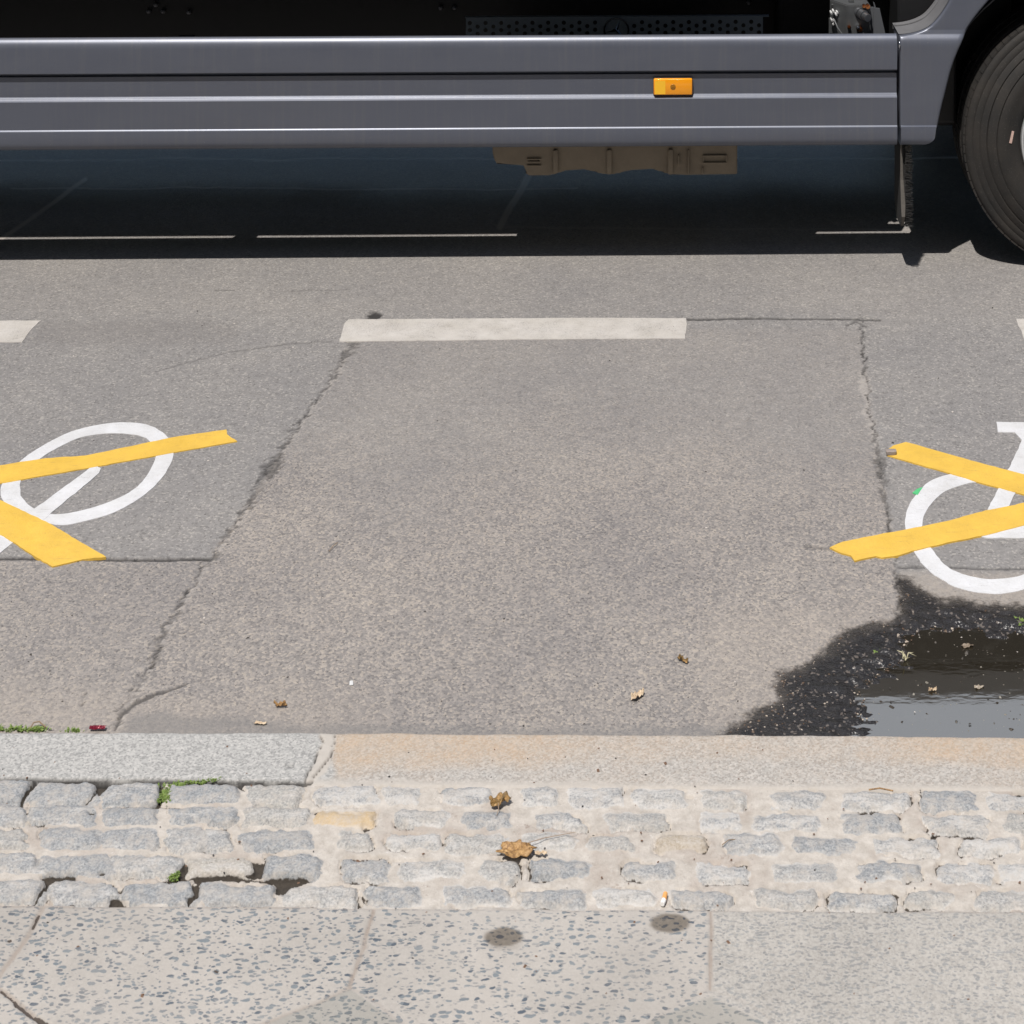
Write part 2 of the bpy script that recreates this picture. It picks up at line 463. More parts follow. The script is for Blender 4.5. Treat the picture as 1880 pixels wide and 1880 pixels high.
def mat_truck_paint():
    t = NT('grey_truck_paint')
    n = t.noise(6, 4, 0.6, vec=t.coords((0.6, 1, 2.5)))
    drip = t.noise(30, 4, 0.6, vec=t.coords((2.2, 1, 0.12)))
    col = t.mix(n, (0.108, 0.118, 0.152), (0.132, 0.143, 0.175))
    col = t.mix(t.rng(drip, 0.5, 0.75, 0, 0.22), col, (0.2, 0.195, 0.19))
    col = t.mix(t.rng(t.noise(260, 2, 0.6), 0.72, 0.76, 0, 0.7), col, (0.35, 0.34, 0.33))
    return t.done(col, t.rng(n, 0.3, 0.7, 0.33, 0.43), 0.3, t.bump(t.noise(500, 2, 0.5), 0.12, 0.0006))
M['paint'] = mat_truck_paint()
M['trim'] = mat_plain('rough_grey_plastic', (0.13, 0.13, 0.135), 0.8, bump=0.5, bscale=420, var=0.2)
M['black'] = mat_plain('black_chassis_paint', (0.006, 0.006, 0.007), 0.55, var=0.3)
M['plate'] = mat_plain('dark_perforated_metal', (0.2, 0.23, 0.26), 0.45, 0.1)
M['chrome'] = mat_plain('bright_embossed_metal', (0.6, 0.62, 0.66), 0.2, 1.0)
M['block'] = mat_plain('grey_cast_metal', (0.13, 0.135, 0.14), 0.45, 0.5, bump=0.3, var=0.3)
M['brass'] = mat_plain('brass', (0.6, 0.25, 0.1), 0.25, 1.0)
M['silver'] = mat_plain('silver_wheel_paint', (0.6, 0.61, 0.62), 0.35, 0.4)
M['rubber'] = None
def mat_rubber():
    t = NT('dusty_tyre_rubber')
    n = t.noise(9, 5, 0.65); n2 = t.noise(200, 3, 0.6)
    col = t.mix(t.rng(n, 0.35, 0.68), (0.016, 0.0152, 0.0145), (0.032, 0.0275, 0.0235))
    col = t.mix(t.rng(n2, 0.62, 0.7, 0, 0.4), col, (0.12, 0.11, 0.1))
    return t.done(col, 0.75, normal=t.bump(n2, 0.3, 0.001))
M['rubber'] = mat_rubber()
M['shield'] = mat_plain('tan_dusty_plastic', (0.25, 0.205, 0.15), 0.7, bump=0.3, bscale=60, var=0.25)
def mat_amber():
    t = NT('amber_lens')
    st = t.n('TexWave'); st.inputs['Scale'].default_value = 160; st.bands_direction = 'X'
    t.put(st.inputs['Vector'], t.coords())
    col = t.mix(st.outputs['Fac'], (0.95, 0.30, 0.0), (1.0, 0.42, 0.01))
    return t.done(col, 0.18, 0, t.bump(st.outputs['Fac'], 0.15, 0.001), Coat_Weight=0.6)
M['amber'] = mat_amber()
M['amber_light'] = mat_plain('amber_reflector', (1.0, 0.55, 0.03), 0.2)
M['glass'] = mat_plain('dark_cab_glass', (0.02, 0.025, 0.03), 0.05)

def mat_water():
    t = NT('puddle_water')
    film = t.rng(t.noise(16, 5, 0.7), 0.55, 0.75, 0, 0.10)
    col = t.mix(film, (0.018, 0.0145, 0.009), (0.16, 0.15, 0.13))
    bm_ = t.bump(t.noise(22, 3, 0.5, vec=t.coords((0.6, 1.6, 1))), 0.035, 0.003)
    return t.done(col, 0.03, 0, bm_, IOR=2.7)
M['water'] = mat_water()

# ------------------------------------------------------------------ road sheet
xs = axis(-60, -2.72, 1.42, 60, 0.0048, 1.35)
ys = axis(3.22, 3.30, 6.95, 120, 0.0052, 1.35)
X, Y = np.meshgrid(xs, ys)
PX = CX + X * F / Y
PY = CY + CH * F / Y
wob = lambda a, s, k=0: fbm(X * s, Y * s, k) * a

crack1 = [(692, 572), (652, 626), (637, 645), (620, 680), (590, 720), (560, 765), (520, 820), (500, 850), (480, 880), (455, 925), (430, 965), (400, 1010), (375, 1035), (345, 1090), (310, 1145), (290, 1190), (265, 1240), (235, 1290), (210, 1338)]
w1 = [5, 18, 22, 8, 4, 5, 14, 28, 24, 12, 10, 5, 4, 4, 17, 20, 6, 4, 5]
crack2 = [(1578, 575), (1585, 640), (1590, 690), (1598, 760), (1609, 812), (1617, 850), (1622, 885), (1624, 920), (1634, 965), (1645, 1030), (1650, 1080), (1650, 1140)]
w2 = [2, 3, 3, 5, 8, 24, 22, 10, 15, 5, 6, 8]
patch_poly = [(650, 604), (590, 720), (500, 850), (430, 965), (375, 1035), (310, 1145), (265, 1240), (210, 1345), (1880, 1400), (1650, 1345), (1648, 1080), (1634, 965), (1609, 812), (1585, 640), (1580, 604)]

dj = wob(34, 28, 3) + wob(20, 90, 5)
sd_patch = poly_sd(PX + dj * 0.3, PY + dj * 0.2, patch_poly)
coarse = ss(5, -5, sd_patch) * ss(600, 1000, PY + wob(200, 3, 8))
coarse = np.maximum(coarse * 0.95, 0.30 * ss(4, -4, sd_patch))
coarse = np.maximum(coarse, ss(1022, 1030, PY) * (PX < 400) * 0.85)
coarse = np.maximum(coarse, ss(1040, 1100, PY) * (PX > 1640) * 0.7)
coarse = np.maximum(coarse, ss(586, 560, PY + wob(20, 12, 9)) * 0.12)

jag = wob(44, 40, 21) + wob(34, 120, 22)
def crack(pts, ws, j=1.0, soft=1.6):
    return ss(soft, -soft, seg_dist(PX + jag * 0.5 * j, PY + jag * 0.25 * j, pts, ws))
c1v = crack(crack1, [w * 0.85 for w in w1], 1.3, 1.3)
c2v = crack(crack2, [w * 0.8 for w in w2], 1.0, 1.3)
c1v = c1v * (0.55 + 0.9 * np.clip(0.5 + wob(3, 25, 77), 0, 1))
grain = np.clip(0.75 + fbm(X * 110, Y * 110, 78, 3) * 1.6, 0.2, 1)
dark = np.maximum(np.clip(c1v, 0, 1) * 0.72, c2v * 0.66) * grain
dark = np.maximum(dark, crack(crack1[1:], [3.4] * (len(crack1) - 1), 0.8, 1.5) * 1.0 * np.clip(0.72 + fbm(X * 9, Y * 9, 79, 3) * 2.2, 0, 1))
dark = np.maximum(dark, crack(crack2, [3.2] * len(crack2), 0.8, 1.5) * 1.0 * np.clip(0.72 + fbm(X * 9, Y * 9, 80, 3) * 2.2, 0, 1))
thin = np.zeros_like(X)
for pts, ws, a in [
        ([(-200, 1026), (100, 1025), (250, 1028), (385, 1026)], [5, 5, 5, 5], 0.95),
        ([(345, 1255), (290, 1272), (250, 1290), (222, 1312), (212, 1340)], [3, 6, 7, 6, 4], 0.75),
        ([(1650, 1042), (1720, 1040), (1800, 1044), (2100, 1044)], [4, 3, 3, 4], 0.7),
        ([(1262, 586), (1380, 584), (1500, 585), (1616, 587)], [4, 3, 3, 3], 0.85),
        ([(1556, 598), (1572, 590), (1590, 600)], [3, 3, 3], 0.6),
        ([(285, 682), (350, 664), (420, 646), (520, 632), (610, 626)], [1.5, 2, 1.5, 2, 1.5], 0.45),
        ([(395, 532), (430, 531)], [2, 2], 0.5), ([(500, 533), (640, 531)], [1, 1], 0.35),
        ([(150, 1296), (158, 1272)], [3, 2], 0.8), ([(195, 1280), (199, 1270)], [2, 2], 0.6),
        ([(1480, 1003), (1525, 1008)], [8, 4], 0.35)]:
    thin = np.maximum(thin, crack(pts, ws, 0.25, 1.4) * a)
dark = np.maximum(dark, thin)
dark = np.maximum(dark, ss(3, -2, poly_sd(PX + jag * 0.2, PY + jag * 0.1, [(672, 583), (678, 574), (692, 571), (700, 576), (694, 583)])))

# pale lines: sealed joints beside the cracks and old joints under the lorry
light = crack([(p[0] + 7, p[1]) for p in crack1], [4] * len(crack1), 0.6, 2.5) * 0.45 * ss(600, 660, PY)
light = np.maximum(light, crack([(1586, 690), (1592, 740), (1603, 800)], [12, 14, 8], 1.2, 5) * 0.6)
light = np.maximum(light, crack([(1612, 800), (1618, 860), (1621, 920), (1640, 970)], [10, 10, 6, 8], 1.2, 3) * 0.35)
for pts, w, a in [([(-300, 290), (0, 292), (210, 293), (330, 290), (520, 293), (620, 290), (900, 291), (1360, 290), (1500, 291), (1760, 288)], 2.4, 1.0),
                  ([(20, 345), (400, 344), (760, 346), (1060, 345)], 1.8, 0.8),
                  ([(157, 328), (110, 362), (50, 405), (0, 440)], 7, 1.0),
                  ([(972, 316), (958, 345), (935, 385), (918, 415)], 12, 1.0),
                  ([(918, 416), (1100, 417), (1450, 420), (1700, 420)], 1.6, 0.6)]:
    light = np.maximum(light, ss(1.8, -1.8, seg_dist(PX + wob(4, 9, 31), PY + wob(6, 7, 32), pts, [w] * len(pts))) * a)

tan = ss(1230, 1335, PY + wob(140, 5, 41)) * (PX < 720) * 0.55
tan = np.maximum(tan, ss(1085, 1160, PY + wob(60, 6, 42)) * ss(1250, 1330, PX) * 0.35)
tan = np.maximum(tan, ss(1040, 1062, PY + wob(10, 12, 43)) * (PX > 1650) * 0.75)
gutter = 0.7 * ss(1324, 1342, PY + wob(26, 12, 44)) * ss(205, 240, PX) * ss(1420, 1330, PX)
gutter = np.maximum(gutter, ss(10, -10, poly_sd(PX, PY + wob(25, 8, 45), [(225, 1345), (235, 1315), (300, 1300), (420, 1322), (600, 1335), (600, 1345)])) * 0.8)
brown = ss(14, -10, poly_sd(PX + wob(30, 10, 51), PY + wob(16, 10, 52), [(80, 590), (440, 590), (430, 628), (52, 632)])) * 0.5

wet_poly = [(1300, 1352), (1360, 1322), (1432, 1285), (1415, 1262), (1428, 1238), (1480, 1222), (1512, 1200), (1552, 1165), (1600, 1142), (1648, 1132), (1652, 1064), (1700, 1076), (1722, 1098), (1790, 1106), (1850, 1118), (1960, 1122), (2150, 1140), (2150, 1400), (1300, 1400)]
sdw = poly_sd(PX + wob(26, 14, 61), PY + wob(20, 14, 62) + wob(12, 70, 63), wet_poly)
wet = ss(26, -26, sdw + wob(20, 24, 64))

pud_poly = [(1560, 1400), (1575, 1346), (1592, 1320), (1590, 1294), (1588, 1266), (1622, 1238), (1662, 1216), (1664, 1184), (1690, 1160), (1780, 1158), (1900, 1168), (2040, 1180), (2060, 1400)]
pud_w = [gp(*p) for p in pud_poly]
sdp = poly_sd(X, Y, pud_w)
bowl = np.clip(-(sdp - 0.012) * 0.17, -0.004, 0.03)
near_pud = ss(0.16, 0.02, sdp)
Z = fbm(X * 1.3, Y * 1.3, 71, 3) * 0.0008 - bowl * near_pud
Z += near_pud * (fbm(X * 45, Y * 95, 72, 3) * 0.015 + fbm(X * 16, Y * 34, 73, 3) * 0.006)
Z -= np.clip(dark, 0, 1) * 0.004 * (1 - near_pud)
Z -= ss(585, 560, PY) * 0.002
A = np.stack([coarse, dark, wet, tan], -1)
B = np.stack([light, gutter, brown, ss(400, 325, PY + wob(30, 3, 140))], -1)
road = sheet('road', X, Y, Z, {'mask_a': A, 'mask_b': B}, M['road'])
tag(road, 'grey asphalt road with cracks, a coarse square patch and a damp edge', kind='structure')

# puddle water
bm = bmesh.new()
wp = [(1480, 1420), (1500, 1300), (1560, 1235), (1620, 1140), (1750, 1130), (2000, 1140), (2160, 1180), (2160, 1420)]
vs = [bm.verts.new((*gp(*p), -0.0015)) for p in wp]
bm.faces.new(vs)
puddle = bm_obj('puddle_water', bm, M['water'])
tag(puddle, 'still dark puddle lying along the kerb', kind='structure')

# ------------------------------------------------------------------ kerb, cobble strip, slabs
KH = 0.05
def kerb_line(px):      # photo row of the kerb's road edge
    return np.interp(px, [-2000, 0, 600, 1320, 1880, 4000], [1343, 1343, 1342.5, 1346, 1351, 1351])
xs = axis(-40, -2.3, 1.6, 40, 0.0034, 1.4)
y_edge = (CH - KH) * F / (1343 - CY)
back = axis(0, 0.014, 0.70, 9, 0.0034, 1.35)
back = back[back > 0.0139]
rows = np.concatenate([[-0.004, -0.003, 0.0, 0.002, 0.005, 0.009], back])
drop = np.concatenate([[-0.12, -0.02, -0.008, -0.003, -0.001, 0.0], np.zeros(len(back))])
X, OF = np.meshgrid(xs, rows)
_, DR = np.meshgrid(xs, drop)
pxk = CX + X * F / y_edge
shift = (CH - KH) * F / (kerb_line(pxk) - CY) - y_edge
chip = fbm(X * 18, X * 0 + 3.3, 81, 4) * 0.008 * ss(0.05, 0.0, OF)
Y = y_edge + shift - OF + chip
PX = CX + X * F / Y
PY = CY + (CH - KH) * F / Y
wob = lambda a, s, k=0: fbm(X * s, Y * s, k) * a

RY = {1: [(1432, 1473), (1442, 1480), (1453, 1488)], 2: [(1477, 1511), (1489, 1521), (1494, 1529)],
      3: [(1517, 1554), (1528, 1564), (1537, 1569)], 4: [(1565, 1603), (1577, 1617), (1582, 1618)],
      5: [(1614, 1659), (1627, 1663), (1636, 1670)]}
RX = {1: [(-110, -50), (-48, 50), (54, 174), (182, 293), (312, 439), (455, 556), (580, 696), (705, 769), (805, 899), (951, 1029), (1046, 1151), (1167, 1260), (1285, 1377), (1413, 1511), (1542, 1666), (1686, 1784), (1806, 1898), (1915, 2010)],
      2: [(-90, 47), (56, 172), (187, 288), (316, 429), (445, 563), (580, 690), (721, 817), (842, 941), (977, 1077), (1108, 1227), (1283, 1368), (1386, 1513), (1547, 1655), (1699, 1808), (1840, 1930)],
      3: [(-90, 42), (67, 186), (192, 295), (312, 429), (451, 577), (618, 690), (711, 804), (811, 930), (948, 1058), (1075, 1165), (1206, 1299), (1327, 1434), (1453, 1574), (1601, 1721), (1761, 1866), (1878, 1980)],
      4: [(-70, 63), (69, 209), (213, 335), (340, 463), (485, 588), (626, 719), (733, 856), (884, 951), (963, 1079), (1134, 1236), (1276, 1377), (1410, 1533), (1569, 1692), (1717, 1826), (1833, 1950)],
      5: [(-50, 78), (82, 224), (232, 364), (369, 506), (523, 664), (676, 775), (812, 943), (956, 1084), (1098, 1207), (1236, 1345), (1383, 1507), (1522, 1645), (1659, 1744), (1793, 1920)]}
r9 = random.Random(41)
for r in RX:
    a0 = RX[r][0][0]; b0 = RX[r][-1][1]
    while a0 > -1300:
        w = r9.uniform(88, 128); g_ = r9.uniform(4, 16); RX[r].insert(0, (a0 - g_ - w, a0 - g_)); a0 -= g_ + w
    while b0 < 2950:
        w = r9.uniform(88, 124); g_ = r9.uniform(14, 30); RX[r].append((b0 + g_, b0 + g_ + w)); b0 += g_ + w
stone = np.zeros_like(X); srnd = np.full(X.shape, 0.5); sor = np.zeros_like(X); smear = np.full(X.shape, 0.5); slant = np.zeros_like(X)
jx = wob(34, 22, 91) + wob(18, 80, 92); jy = wob(20, 22, 93) + wob(12, 80, 94)
rr = random.Random(5)
dome = np.zeros_like(X)
for r in RX:
    kx = [0, 900, 1880]
    for (a, b) in RX[r]:
        xm = (a + b) / 2
        y0 = np.interp(xm, kx, [q[0] for q in RY[r]]) + rr.uniform(-2, 3)
        y1 = np.interp(xm, kx, [q[1] for q in RY[r]]) + rr.uniform(-3, 2)
        hw, hh = (b - a) / 2 + (2.5 if a < 560 else -1), (y1 - y0) / 2 + (1.0 if a < 560 else -0.5)
        lift = rr.uniform(-0.0015, 0.0025)
        skew = rr.uniform(-0.25, 0.05) - (0.25 if a < 400 else 0)
        sel = (PX > a - 30) & (PX < b + 30) & (PY > y0 - 20) & (PY < y1 + 20)
        if not sel.any(): continue
        u = PX[sel] + jx[sel] - xm + skew * 0.4 * (PY[sel] - (y0 + y1) / 2)
        v = PY[sel] + jy[sel] * 0.8 - (y0 + y1) / 2
        rad = min(hh * rr.uniform(0.45, 0.85), hw)
        qx = np.abs(u) - hw + rad; qy = np.abs(v) - hh + rad
        sd = np.hypot(np.maximum(qx, 0), np.maximum(qy, 0)) + np.minimum(np.maximum(qx, qy), 0) - rad
        soft = 7 if a > 560 else 4.5
        mval = ss(soft, -soft, sd)
        better = mval > stone[sel]
        tmp = stone[sel]; tmp[better] = mval[better]; stone[sel] = tmp
        dtmp = dome[sel]; dv = ss(2, -min(hh, 12), sd) * (1 + lift / 0.0045 + 0.35 * rr.uniform(-1, 1) * u / hw); dtmp[better] = dv[better]; dome[sel] = dtmp
        for arr, val in ((srnd, rr.uniform(0.05, 0.8)), (smear, rr.uniform(0.0, 0.75) if xm > 580 else rr.uniform(0, 0.42)), (sor, 0.0)):
            tmp = arr[sel]
            val_ = val
            if arr is sor:
                if r == 2 and abs(xm - 635) < 5: val_ = 0.95
                if r == 3 and abs(xm - 1252) < 5: val_ = 0.45
                if r == 4 and abs(xm - 401) < 5: val_ = 0.12
            if arr is srnd:
                if r == 4 and abs(xm - 401) < 5: val_ = 1.0
                if r == 4 and abs(xm - 1021) < 5: val_ = 0.05
            if arr is smear and r == 4 and abs(xm - 1021) < 5: val_ = 0.0
            tmp[better] = val_; arr[sel] = tmp

# soil where the mortar is gone
soil = np.zeros_like(X)
def soil_poly(p, soft=3.0, k=1.0):
    global soil
    sel = (PX > min(q[0] for q in p) - 20) & (PX < max(q[0] for q in p) + 20) & (PY > min(q[1] for q in p) - 20) & (PY < max(q[1] for q in p) + 20)
    sd = poly_sd(PX[sel] + jx[sel] * 0.5, PY[sel] + jy[sel] * 0.5, p)
    s = soil[sel]; soil[sel] = np.maximum(s, ss(soft, -soft, sd) * k)
def soil_line(pts, w, k=1.0):
    global soil
    sel = (PX > min(q[0] for q in pts) - 20) & (PX < max(q[0] for q in pts) + 20) & (PY > min(q[1] for q in pts) - 20) & (PY < max(q[1] for q in pts) + 20)
    sd = seg_dist(PX[sel] + jx[sel] * 0.35, PY[sel] + jy[sel] * 0.35, pts, w)
    s = soil[sel]; soil[sel] = np.maximum(s, ss(2.2, -2.2, sd) * k)
soil_line([(-200, 1430), (60, 1431), (170, 1433), (300, 1433), (440, 1434), (556, 1438), (575, 1432)], [4, 4, 6, 6, 5, 7, 3])
soil_line([(62, 1436), (50, 1452), (40, 1473)], [12, 7, 4])
soil_poly([(172, 1434), (206, 1434), (188, 1450), (178, 1452)])
soil_line([(176, 1450), (164, 1468), (156, 1474)], [4, 3, 2])
soil_line([(0, 1473), (60, 1475)], [3, 2], 0.7)
soil_line([(185, 1478), (290, 1478), (355, 1479)], [3, 5, 3], 0.8)
soil_line([(293, 1440), (300, 1460), (288, 1476)], [10, 8, 6])
soil_line([(440, 1436), (448, 1446)], [12, 5], 0.8)
soil_poly([(290, 1611), (322, 1605), (330, 1604), (336, 1608), (420, 1603), (455, 1609), (560, 1607), (578, 1612), (545, 1622), (524, 1640), (510, 1640), (505, 1620), (470, 1613), (390, 1614), (365, 1622), (358, 1613), (300, 1615)])
soil_poly([(338, 1576), (342, 1592), (336, 1606), (318, 1604), (328, 1590)])
soil_poly([(462, 1576), (484, 1580), (482, 1606), (452, 1606), (466, 1592)])
soil_poly([(355, 1618), (368, 1624), (362, 1645), (346, 1660), (344, 1646), (356, 1636)])
soil_poly([(72, 1604), (135, 1602), (137, 1612), (100, 1614), (86, 1625), (78, 1614)])
soil_line([(86, 1618), (76, 1636), (58, 1658)], [7, 6, 4])
soil_poly([(198, 1661), (208, 1646), (224, 1644), (232, 1658), (256, 1661)])
soil_line([(-200, 1660), (80, 1661), (250, 1661)], [3, 3, 3], 0.9)
soil_line([(180, 1601), (190, 1599)], [5, 4]); soil_line([(165, 1490), (172, 1488)], [6, 4])
soil_line([(720, 1577), (790, 1579)], [3, 2], 0.5); soil_line([(1262, 1460), (1270, 1462)], [6, 4], 0.5)
soil_line([(1600, 1451), (1660, 1453), (1672, 1462)], [2, 6, 4], 0.55)

edge_shade = ss(0.10, 0.3, stone) * ss(0.85, 0.5, stone) * np.clip(wob(4.5, 11, 130) + wob(2.0, 45, 131) - 0.05, 0, 1)  # contact shading round the stones, painted as broken soil-coloured fragments
soil = np.maximum(soil, np.clip(edge_shade * 1.5, 0, 0.62) * (PY > 1438))
slab_joint = np.zeros_like(X); slab_soil = np.zeros_like(X)
for pts, w, k in [([(686, 1668), (668, 1740), (642, 1812)], 7, 1), ([(1304, 1668), (1306, 1740), (1304, 1815)], 6, 1),
                  ([(642, 1812), (590, 1838), (530, 1860), (470, 1884)], 5, 0.7), ([(642, 1812), (690, 1840), (740, 1880)], 5, 0.35),
                  ([(1304, 1815), (1240, 1845), (1190, 1880)], 4, 0.25), ([(1304, 1815), (1370, 1840), (1430, 1882)], 4, 0.25),
                  ([(80, 1662), (50, 1720), (0, 1792)], 8, 0.8), ([(-200, 1663), (400, 1664), (900, 1668), (1880, 1673), (2100, 1673)], 5, 0.6),
                  ([(0, 1815), (45, 1850), (90, 1885)], 6, 0.9)]:
    slab_joint = np.maximum(slab_joint, ss(2.5, -2.5, seg_dist(PX + jx * 0.2, PY + jy * 0.2, pts, [w] * len(pts))) * k)
for pts, w in [([(70, 1680), (58, 1702)], 5), ([(0, 1818), (30, 1842), (55, 1862), (80, 1884)], 5), ([(30, 1845), (56, 1864)], 8), ([(66, 1868), (90, 1885)], 10),
               ([(398, 1782), (402, 1783)], 5), ([(14, 1726), (18, 1725)], 5)]:
    slab_soil = np.maximum(slab_soil, ss(2.2, -2.2, seg_dist(PX + jx * 0.3, PY + jy * 0.3, pts, [w] * len(pts))))
fine = (PX > 1307).astype(float) * ss(1306, 1312, PX)
tri1 = ss(3, -3, poly_sd(PX, PY, [(642, 1814), (740, 1882), (800, 1960), (300, 1960), (470, 1884)]))
tri2 = ss(8, -8, poly_sd(PX, PY, [(1304, 1826), (1420, 1882), (1470, 1960), (1100, 1960), (1190, 1872)]))
fine = fine * (1 - tri2)
dense = np.maximum(np.maximum(tri1, tri2), (PX < 690) * 0.55)
stain = np.maximum(ss(1.15, 0.85, np.hypot((PX - 924 + jx * 0.3) / 36, (PY - 1721 + jy * 0.3) / 17)), ss(1.15, 0.85, np.hypot((PX - 1230 + jx * 0.3) / 36, (PY - 1695 + jy * 0.3) / 18)))
stain = np.maximum(stain, ss(1.3, 0.7, np.hypot((PX - 925) / 30, (PY - 1735) / 10)) * 0.3)
blank = ss(2, 12, 12 - np.abs(seg_dist(PX, PY, [(80, 1662), (50, 1720), (0, 1792)])) ) * 0.8 * (PY < 1800)
blank = np.maximum(blank, ss(10, 3, np.abs(PX - 1304)) * 0.6)

kerb_back = np.interp(PX, [0, 560, 600, 1880], [1431, 1436, 1441, 1450])
reg_k = PY < kerb_back
reg_c = (~reg_k) & (PY < np.interp(PX, [0, 900, 1880], [1661, 1667, 1674]))

# kerb attributes
jk = wob(14, 40, 95)
orange = ss(600, 625, PX + jk) * (0.55 + 0.45 * ss(1420, 1370, PY + wob(60, 7, 96))) * np.interp(PX, [600, 900, 1100, 1500, 1880], [1, 0.9, 0.6, 0.6, 0.75])
orange = np.clip(orange - ss(1390, 1440, PY + wob(50, 6, 97)) * 0.4, 0, 1)
orange = np.clip(orange * (0.95 + wob(1.3, 5, 99)) , 0, 1)
orange = np.maximum(orange, 0.28 * ss(600, 625, PX + jk))
kc1 = [(594, 1352), (583, 1380), (576, 1400), (562, 1424), (555, 1436)]; kc2 = [(617, 1350), (610, 1372), (606, 1390), (588, 1408), (575, 1428)]
kdark = np.maximum(ss(1.6, -0.8, seg_dist(PX + jk, PY, kc1, [1.4] * 5)), ss(1.6, -0.8, seg_dist(PX + jk, PY, kc2, [1.4] * 5)))
kdark = np.maximum(kdark, ss(1.2, 0.6, np.hypot((PX - 533) / 10, (PY - 1406) / 4)) * 0.3)
kmort = ss(3, -3, poly_sd(PX + jk, PY, [(592, 1340), (622, 1340), (608, 1400), (582, 1436), (556, 1436), (578, 1400)]))
kmort = np.maximum(kmort, ss(14, 2, kerb_back - PY + wob(14, 15, 98)) * (PX > 560) * 0.85)
kerb_soil = np.maximum(kdark, soil * (PX < 575))

Zk = KH + DR + fbm(X * 6, Y * 6, 101, 3) * 0.002
Zc = Zk + dome * 0.0045 - 0.002 - soil * 0.013 + fbm(X * 60, Y * 60, 102, 3) * 0.002
Zs = Zk - slab_joint * 0.002 - slab_soil * 0.004
Zall = np.where(reg_k, Zk - kerb_soil * 0.006, np.where(reg_c, Zc, Zs))
def fm(reg):
    return reg[:-1, :-1]
one = np.ones_like(X)
k_ = sheet('kerb', X, Y, Zall, {'mask_a': np.stack([orange, kerb_soil, kmort, one], -1)}, M['granite'], fm(reg_k))
tag(k_, 'low granite kerb, pale grey on the left and tan on the right of a cracked joint', kind='structure')
c_ = sheet('pavement_cobble_strip', X, Y, Zall, {'mask_a': np.stack([stone, srnd, soil, sor], -1), 'mask_b': np.stack([smear, ss(480, 700, PX) * np.clip(0.45 + wob(2.6, 14, 120), 0, 1), one, one], -1)}, M['cobble'], fm(reg_c))
tag(c_, 'five rows of mortared grey cobbles between kerb and slabs', kind='structure')
s_ = sheet('pavement', X, Y, Zall, {'mask_a': np.stack([slab_joint, slab_soil, dense, stain], -1), 'mask_b': np.stack([fine, blank, one, one], -1)}, M['slab'], fm(~(reg_k | reg_c)))
tag(s_, 'pavement of pale concrete slabs set with dark pebbles', kind='structure')

# house front behind the pavement: unseen wall with window openings, added to keep the low sky off the near side
bm = bmesh.new()
WY = -4.2
cols_ = [i * 3.0 for i in range(-10, 11)]
xe = [-31.5]
for c in cols_: xe += [c - 0.6, c + 0.6]
xe.append(31.5)
ze = [0.05]
for f in range(4): ze += [1.0 + 3.4 * f, 3.0 + 3.4 * f]
ze.append(14.2)
for i in range(len(xe) - 1):
    for j in range(len(ze) - 1):
        win = i % 2 == 1 and j % 2 == 1
        if not win:
            add_box(bm, xe[i], xe[i + 1], WY - 0.3, WY, ze[j], ze[j + 1])
hw = bm_obj('sky_blocker_house', bm, mat_plain('plaster', (0.3, 0.28, 0.25), 0.85, bump=0.3, var=0.1))
bm = bmesh.new(); add_box(bm, -31.4, 31.4, WY - 0.27, WY - 0.22, 0.1, 14.1); bm_obj('panes', bm, mat_plain('window_glass', (0.02, 0.025, 0.03), 0.05), hw)
tag(hw, 'unseen plastered house front with rows of windows, added to block the low sky', 'house')

